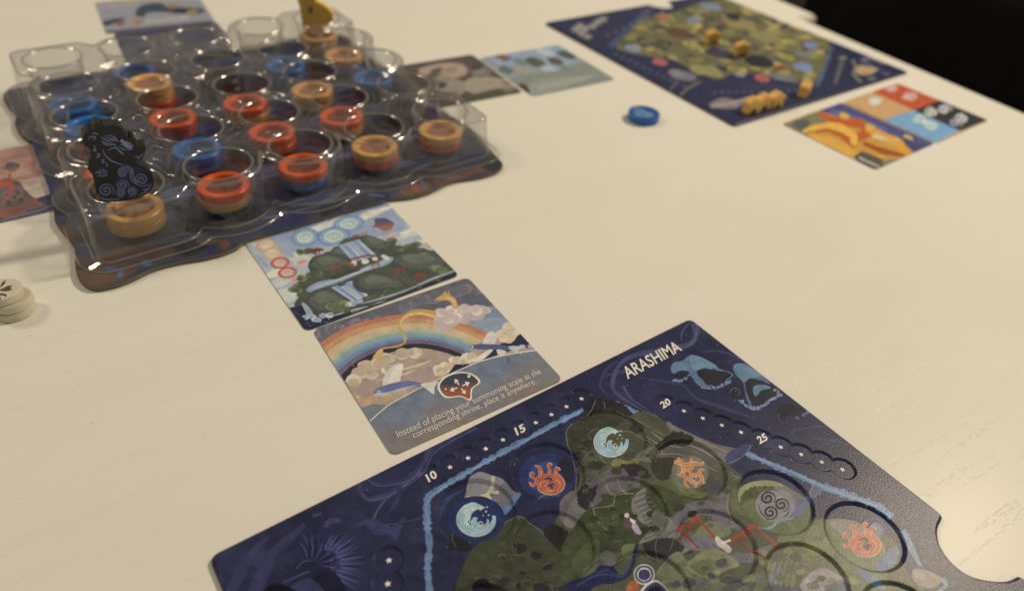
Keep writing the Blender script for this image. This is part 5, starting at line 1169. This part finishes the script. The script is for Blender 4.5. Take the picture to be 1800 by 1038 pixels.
# wave at the foot
o = lines('printed_wave', [K(smooth([(268, 790), (275, 715), (330, 700), (400, 690), (440, 640), (460, 560), (520, 530), (620, 530), (700, 560), (755, 620), (768, 690), (740, 745), (640, 805), (520, 838), (400, 845), (315, 832)], 3))], p0, nd, M_navyp, e_bd, inv, 0.00018)
ql = []
for (cx, cy, r, d, a0) in [(345, 750, 72, 1, .5), (495, 590, 50, 1, 0), (668, 650, 62, -1, 2), (495, 705, 58, 1, .3), (482, 770, 46, -1, 1), (580, 760, 48, 1, 2)]:
    for q in strip(spiral(cx, cy, 6, r, 2.0, a0, 36, .92, d), [7, 10, 9, 5]): ql.append(K(q))
for q in [[(455, 565), (510, 535), (560, 560), (575, 640), (620, 690), (680, 710), (740, 700)], [(520, 520), (580, 550), (595, 620), (630, 670), (690, 690)], [(320, 375), (330, 420), (380, 470), (440, 500), (500, 520)], [(270, 780), (300, 820), (380, 838), (470, 825)], [(640, 800), (720, 750), (760, 690)], [(680, 745), (730, 735)], [(560, 560), (590, 600), (600, 650)]]:
    for s_ in st(q, [4, 10, 5]): ql.append(K(s_))
lines('printed_swirl', ql, p0, nd, M_peri, e_bd, inv)
ql = []
for q in [[(300, 290), (340, 320), (400, 320)], [(305, 265), (350, 295), (420, 300)], [(330, 250), (370, 275), (430, 290), (450, 310)], [(360, 245), (420, 265), (450, 300)], [(310, 320), (360, 340), (420, 330), (440, 360)], [(460, 300), (520, 310), (560, 340), (590, 350)], [(470, 330), (520, 350), (560, 380), (590, 365)], [(455, 350), (500, 375), (540, 385)], [(360, 390), (390, 370), (440, 365), (470, 400), (490, 420)], [(450, 370), (480, 400), (510, 420)], [(520, 300), (560, 320), (590, 345)],
          [(210, 232), (250, 230), (275, 245)], [(185, 290), (200, 262), (245, 262), (240, 285), (225, 280)], [(235, 340), (245, 365)], [(215, 380), (250, 395), (235, 370), (265, 385)], [(250, 420), (285, 415), (270, 440), (290, 445)], [(255, 455), (290, 430)], [(295, 480), (325, 470), (310, 500), (335, 495)], [(345, 500), (360, 520), (340, 530)],
          [(245, 600), (270, 580), (290, 610)], [(265, 570), (295, 600)], [(290, 550), (310, 600)], [(320, 545), (330, 600)], [(345, 565), (350, 610)], [(260, 615), (310, 620), (355, 610)], [(615, 440), (650, 445), (685, 415)], [(640, 465), (655, 440)]]:
    for s_ in st(q, [3, 9, 4]): ql.append(K(s_))
lines('printed_mane', ql, p0, nd, M_peri, e_bd, inv)
ql = [K(s_) for s_ in strip(smooth([(480, 290), (510, 320), (545, 345), (580, 360)], 4, False), [26, 34, 26])]
lines('printed_muzzle', ql, p0, nd, M_peri, e_bd, inv, 0.00021)
# yellow dragon
M_yel = mat_plain('yellow_stained_wood', H('#f0b254', True, 0), 0.55, 260, 0.14, 0.15)
cb = cup_xy(4, 4); p1 = np.array([cb[0], cb[1], 0.07 * S]); n1 = np.array([-cb[0] - 0.06, -cb[1], 0.0]); n1 /= np.linalg.norm(n1)
Y = lambda pts: zp('Y', pts)
e_yd, inv1 = figure('dragon_figure', 'yellow wooden dragon standing in the cup at the far corner of the tray', Y(smooth([(316, 200), (300, 90), (272, 0), (225, -50), (205, -120), (240, -180), (310, -215), (400, -190), (450, -130), (530, -150), (590, -90), (520, -50), (455, 5), (530, 40), (610, 90), (668, 150), (676, 230), (655, 320), (600, 375), (500, 400), (410, 385), (345, 320)], 3)), p1, n1, 0.0075, M_yel)
lines('printed_eye', [Y(ell(425, 112, 22, 38, 16, .1))], p1, n1, mat_plain('brown_ink', H('#5b4326'), 0.5), e_yd, inv1)

# ================================================================== LOOSE PIECES
RD, TD = 0.0505 * S, 0.0255 * S
def token(name, label, cat, xy, z, mat, rot=0.0, R=RD, T=TD, group=None, hole=0.74, dep=0.0006):
    e = empty(name, (xy[0], xy[1], z), rot); tag(e, label, cat, group)
    v, f = lathe(disc_profile(R, T, hole, dep), 64); b = mesh_obj('body', v, f, mat, e, True); b.data.set_sharp_from_angle(angle=math.radians(40))
    return e
bxy = un(1130, 210)
e = token('round_token', 'glossy blue disc with a raised rim lying alone on the table', 'disc', bxy, 0, mat_lacquer('navy_blue_lacquer', '#1f5089', 0.3))
M_lb = mat_plain('light_blue_ink', H('#7fb0d4'), 0.45)
zt = TD - 0.0006 + 0.00008
qs = []
for (x, y, r, d) in [(-.2, .15, .36, 1), (.25, -.15, .32, -1)]: qs += strip(spiral(x * RD, y * RD, .03 * RD, r * RD, 1.5, .5, 30, 1, d), [RD * .07, RD * .1, RD * .05])
qs += strip([(RD * .55 * math.cos(t), RD * .55 * math.sin(t)) for t in np.linspace(2.6, 5.4, 20)], [RD * .04, RD * .14, RD * .04])
vs, fs = [], []
for q in qs: fs.append(tuple(range(len(vs), len(vs) + 4))); vs += [(x, y, zt) for x, y in q]
mesh_obj('wave_emblem', vs, fs, M_lb, e)
# stack of pale wooden discs at the table's left
M_pale = mat_plain('pale_wood', H('#c2af88'), 0.6, 220, 0.08, 0.1); M_burn = mat_plain('burnt_mark', H('#4b4030'), 0.7)
RD, TD = 0.0355 * S, 0.0182 * S
ZT = 3 * TD
ctop = np.array(un(1, 508, ZT))
for k, (dx, dy, w) in enumerate([(0.0025, -0.0003, 'bottom'), (0.0028, 0.0002, 'middle'), (0.0, 0.0, 'top')]):
    lb = {'top': 'pale wooden disc with burnt leaf marks, topmost of the stack', 'middle': 'pale wooden disc in the middle of the leaf-marked stack', 'bottom': 'pale wooden disc at the bottom of the leaf-marked stack'}[w]
    q = ctop + np.array([dx, dy])
    e = empty('wooden_disc', (q[0], q[1], k * TD)); tag(e, lb, 'disc', 'stack of pale wooden discs')
    v, f = lathe([(0.0002, 0), (RD - 0.0004, 0), (RD, 0.0004), (RD, TD - 0.0004), (RD - 0.0004, TD - 0.00002), (0.0002, TD - 0.00002)], 72); b = mesh_obj('body', v, f, M_pale, e, True); b.data.set_sharp_from_angle(angle=math.radians(40))
    if w == 'top':
        sh = [[(45, 435), (40, 462), (25, 478), (-2, 498), (5, 480), (18, 455)], [(50, 488), (78, 480), (105, 484), (92, 492), (82, 500), (100, 506), (84, 520), (55, 526), (10, 524), (-4, 515), (30, 500)], [(-5, 545), (30, 545), (55, 556), (52, 574), (30, 562), (0, 562)], [(-5, 570), (8, 585), (4, 598), (-12, 590)], [(-20, 440), (-10, 455), (-12, 490), (-30, 480), (-38, 455)], [(-20, 510), (-50, 500), (-95, 505), (-60, 520)]]
        for pts in sh:
            P = [un(0 + x / 4.717, 400 + y / 4.717, ZT) for x, y in smooth(pts, 3)]
            m_ = mesh_obj('leaf_mark', [(x - q[0], y - q[1], TD + 0.00004) for x, y in P], [tuple(range(len(P)))], M_burn, e)
# yellow shrine pieces
M_shr = mat_plain('yellow_painted_wood', H('#e0a84e', True, .05), 0.5, 260, 0.08, 0.1)
def shrine_mesh():
    w, h, t = 0.0118, 0.0112, 0.0060
    prof = [(-.5, 0), (-.2, 0), (-.17, .22), (-.08, .34), (.08, .34), (.17, .22), (.2, 0), (.5, 0), (.44, .30), (.42, .55), (.56, .60), (.56, .72), (.38, .86), (.14, .92), (.10, 1), (-.10, 1), (-.14, .92), (-.38, .86), (-.56, .72), (-.56, .60), (-.42, .55), (-.44, .30)]
    bm = bmesh.new(); vs = [bm.verts.new((x * w, -t / 2, y * h)) for x, y in prof]; f = bm.faces.new(vs)
    r = bmesh.ops.extrude_face_region(bm, geom=[f]); bmesh.ops.translate(bm, verts=[g for g in r['geom'] if isinstance(g, bmesh.types.BMVert)], vec=(0, t, 0))
    bmesh.ops.recalc_face_normals(bm, faces=bm.faces[:])
    caps = [g for g in bm.faces if len(g.verts) > 6]; bmesh.ops.bevel(bm, geom=list({e_ for c in caps for e_ in c.edges}), offset=0.0004, segments=2, affect='EDGES')
    bmesh.ops.triangulate(bm, faces=[g for g in bm.faces if len(g.verts) > 4])
    me = bpy.data.meshes.new('shrine_piece'); bm.to_mesh(me); bm.free(); me.materials.append(M_shr); return me
sme = shrine_mesh()
for (px, py, rot, lb) in [(1250, 76, 20, 'small yellow wooden shrine standing on the olive map, beside the brown patch'), (1301, 97, 12, 'small yellow wooden shrine standing on the olive map, beside the dark pool'),
                          (1319, 197, 25, 'end piece of three yellow shrines huddled at the board\'s corner, nearest the bare tip'), (1338, 191, 28, 'middle piece of three yellow shrines huddled at the board\'s corner'),
                          (1360, 187, 32, 'end piece of three huddled yellow shrines, nearest the lone one'), (1412, 167, 62, 'lone yellow wooden shrine on the dot track between huddle and orange-winged emblem')]:
    q = un(px, py, BT); o = link(bpy.data.objects.new('shrine_piece', sme)); o.location = (q[0], q[1], BT + 0.0001); o.rotation_euler = (0, 0, math.radians(rot)); o.scale = (1, 1.25, 1)
    tag(o, lb, 'game piece', 'yellow shrine pieces on the far board')

# ================================================================== BEYOND THE TABLE: dark clothing
M_cloth = mat_plain('black_cloth', (0.006, 0.006, 0.0075, 1), 0.95, 40, 0.4, 0.0, 0.1)
vs, fs = [], []; NU, NV = 72, 60
cs = e1 + ed * 0.158 + en * 0.19
for j in range(NV + 1):
    t = j / NV
    prof_ = (0.85 + 0.15 * math.sin(math.pi * min(1, t * 1.1))) * (1 if t < .85 else math.sqrt(max(0.02, 1 - ((t - .85) / .15) ** 2)))
    for i in range(NU):
        th = 2 * math.pi * i / NU; c, s = math.cos(th), math.sin(th)
        rx = 0.30 * prof_ * math.copysign(abs(c) ** 0.6, c); ry = 0.15 * prof_ * math.copysign(abs(s) ** 0.7, s)
        k = min(1, max(0, (rx + 0.05) / 0.13)); z0 = -0.40 + 0.388 * k * k * (3 - 2 * k)      # the hem rises towards the open end
        z = z0 + (0.1 - z0) * t
        nn = mnoise.noise(Vector((c * 1.5 + z * 2.0, s * 1.5, z * 4))) * 0.014 + 0.006 * math.sin(th * 9 + z * 14 + 2 * mnoise.noise(Vector((c, s, z * 3))))
        q = cs + ed * (rx + c * nn) + en * (ry + s * nn); vs.append((q[0], q[1], z))
for j in range(NV):
    for i in range(NU): i2 = (i + 1) % NU; fs.append((j * NU + i, j * NU + i2, (j + 1) * NU + i2, (j + 1) * NU + i))
fs.append(tuple(range(NU))[::-1]); fs.append(tuple(range(NV * NU, NV * NU + NU)))
g = mesh_obj('dark_garment', vs, fs, M_cloth, None, True); tag(g, 'loose black clothing in shadow just beyond the table\'s far edge', 'clothing')
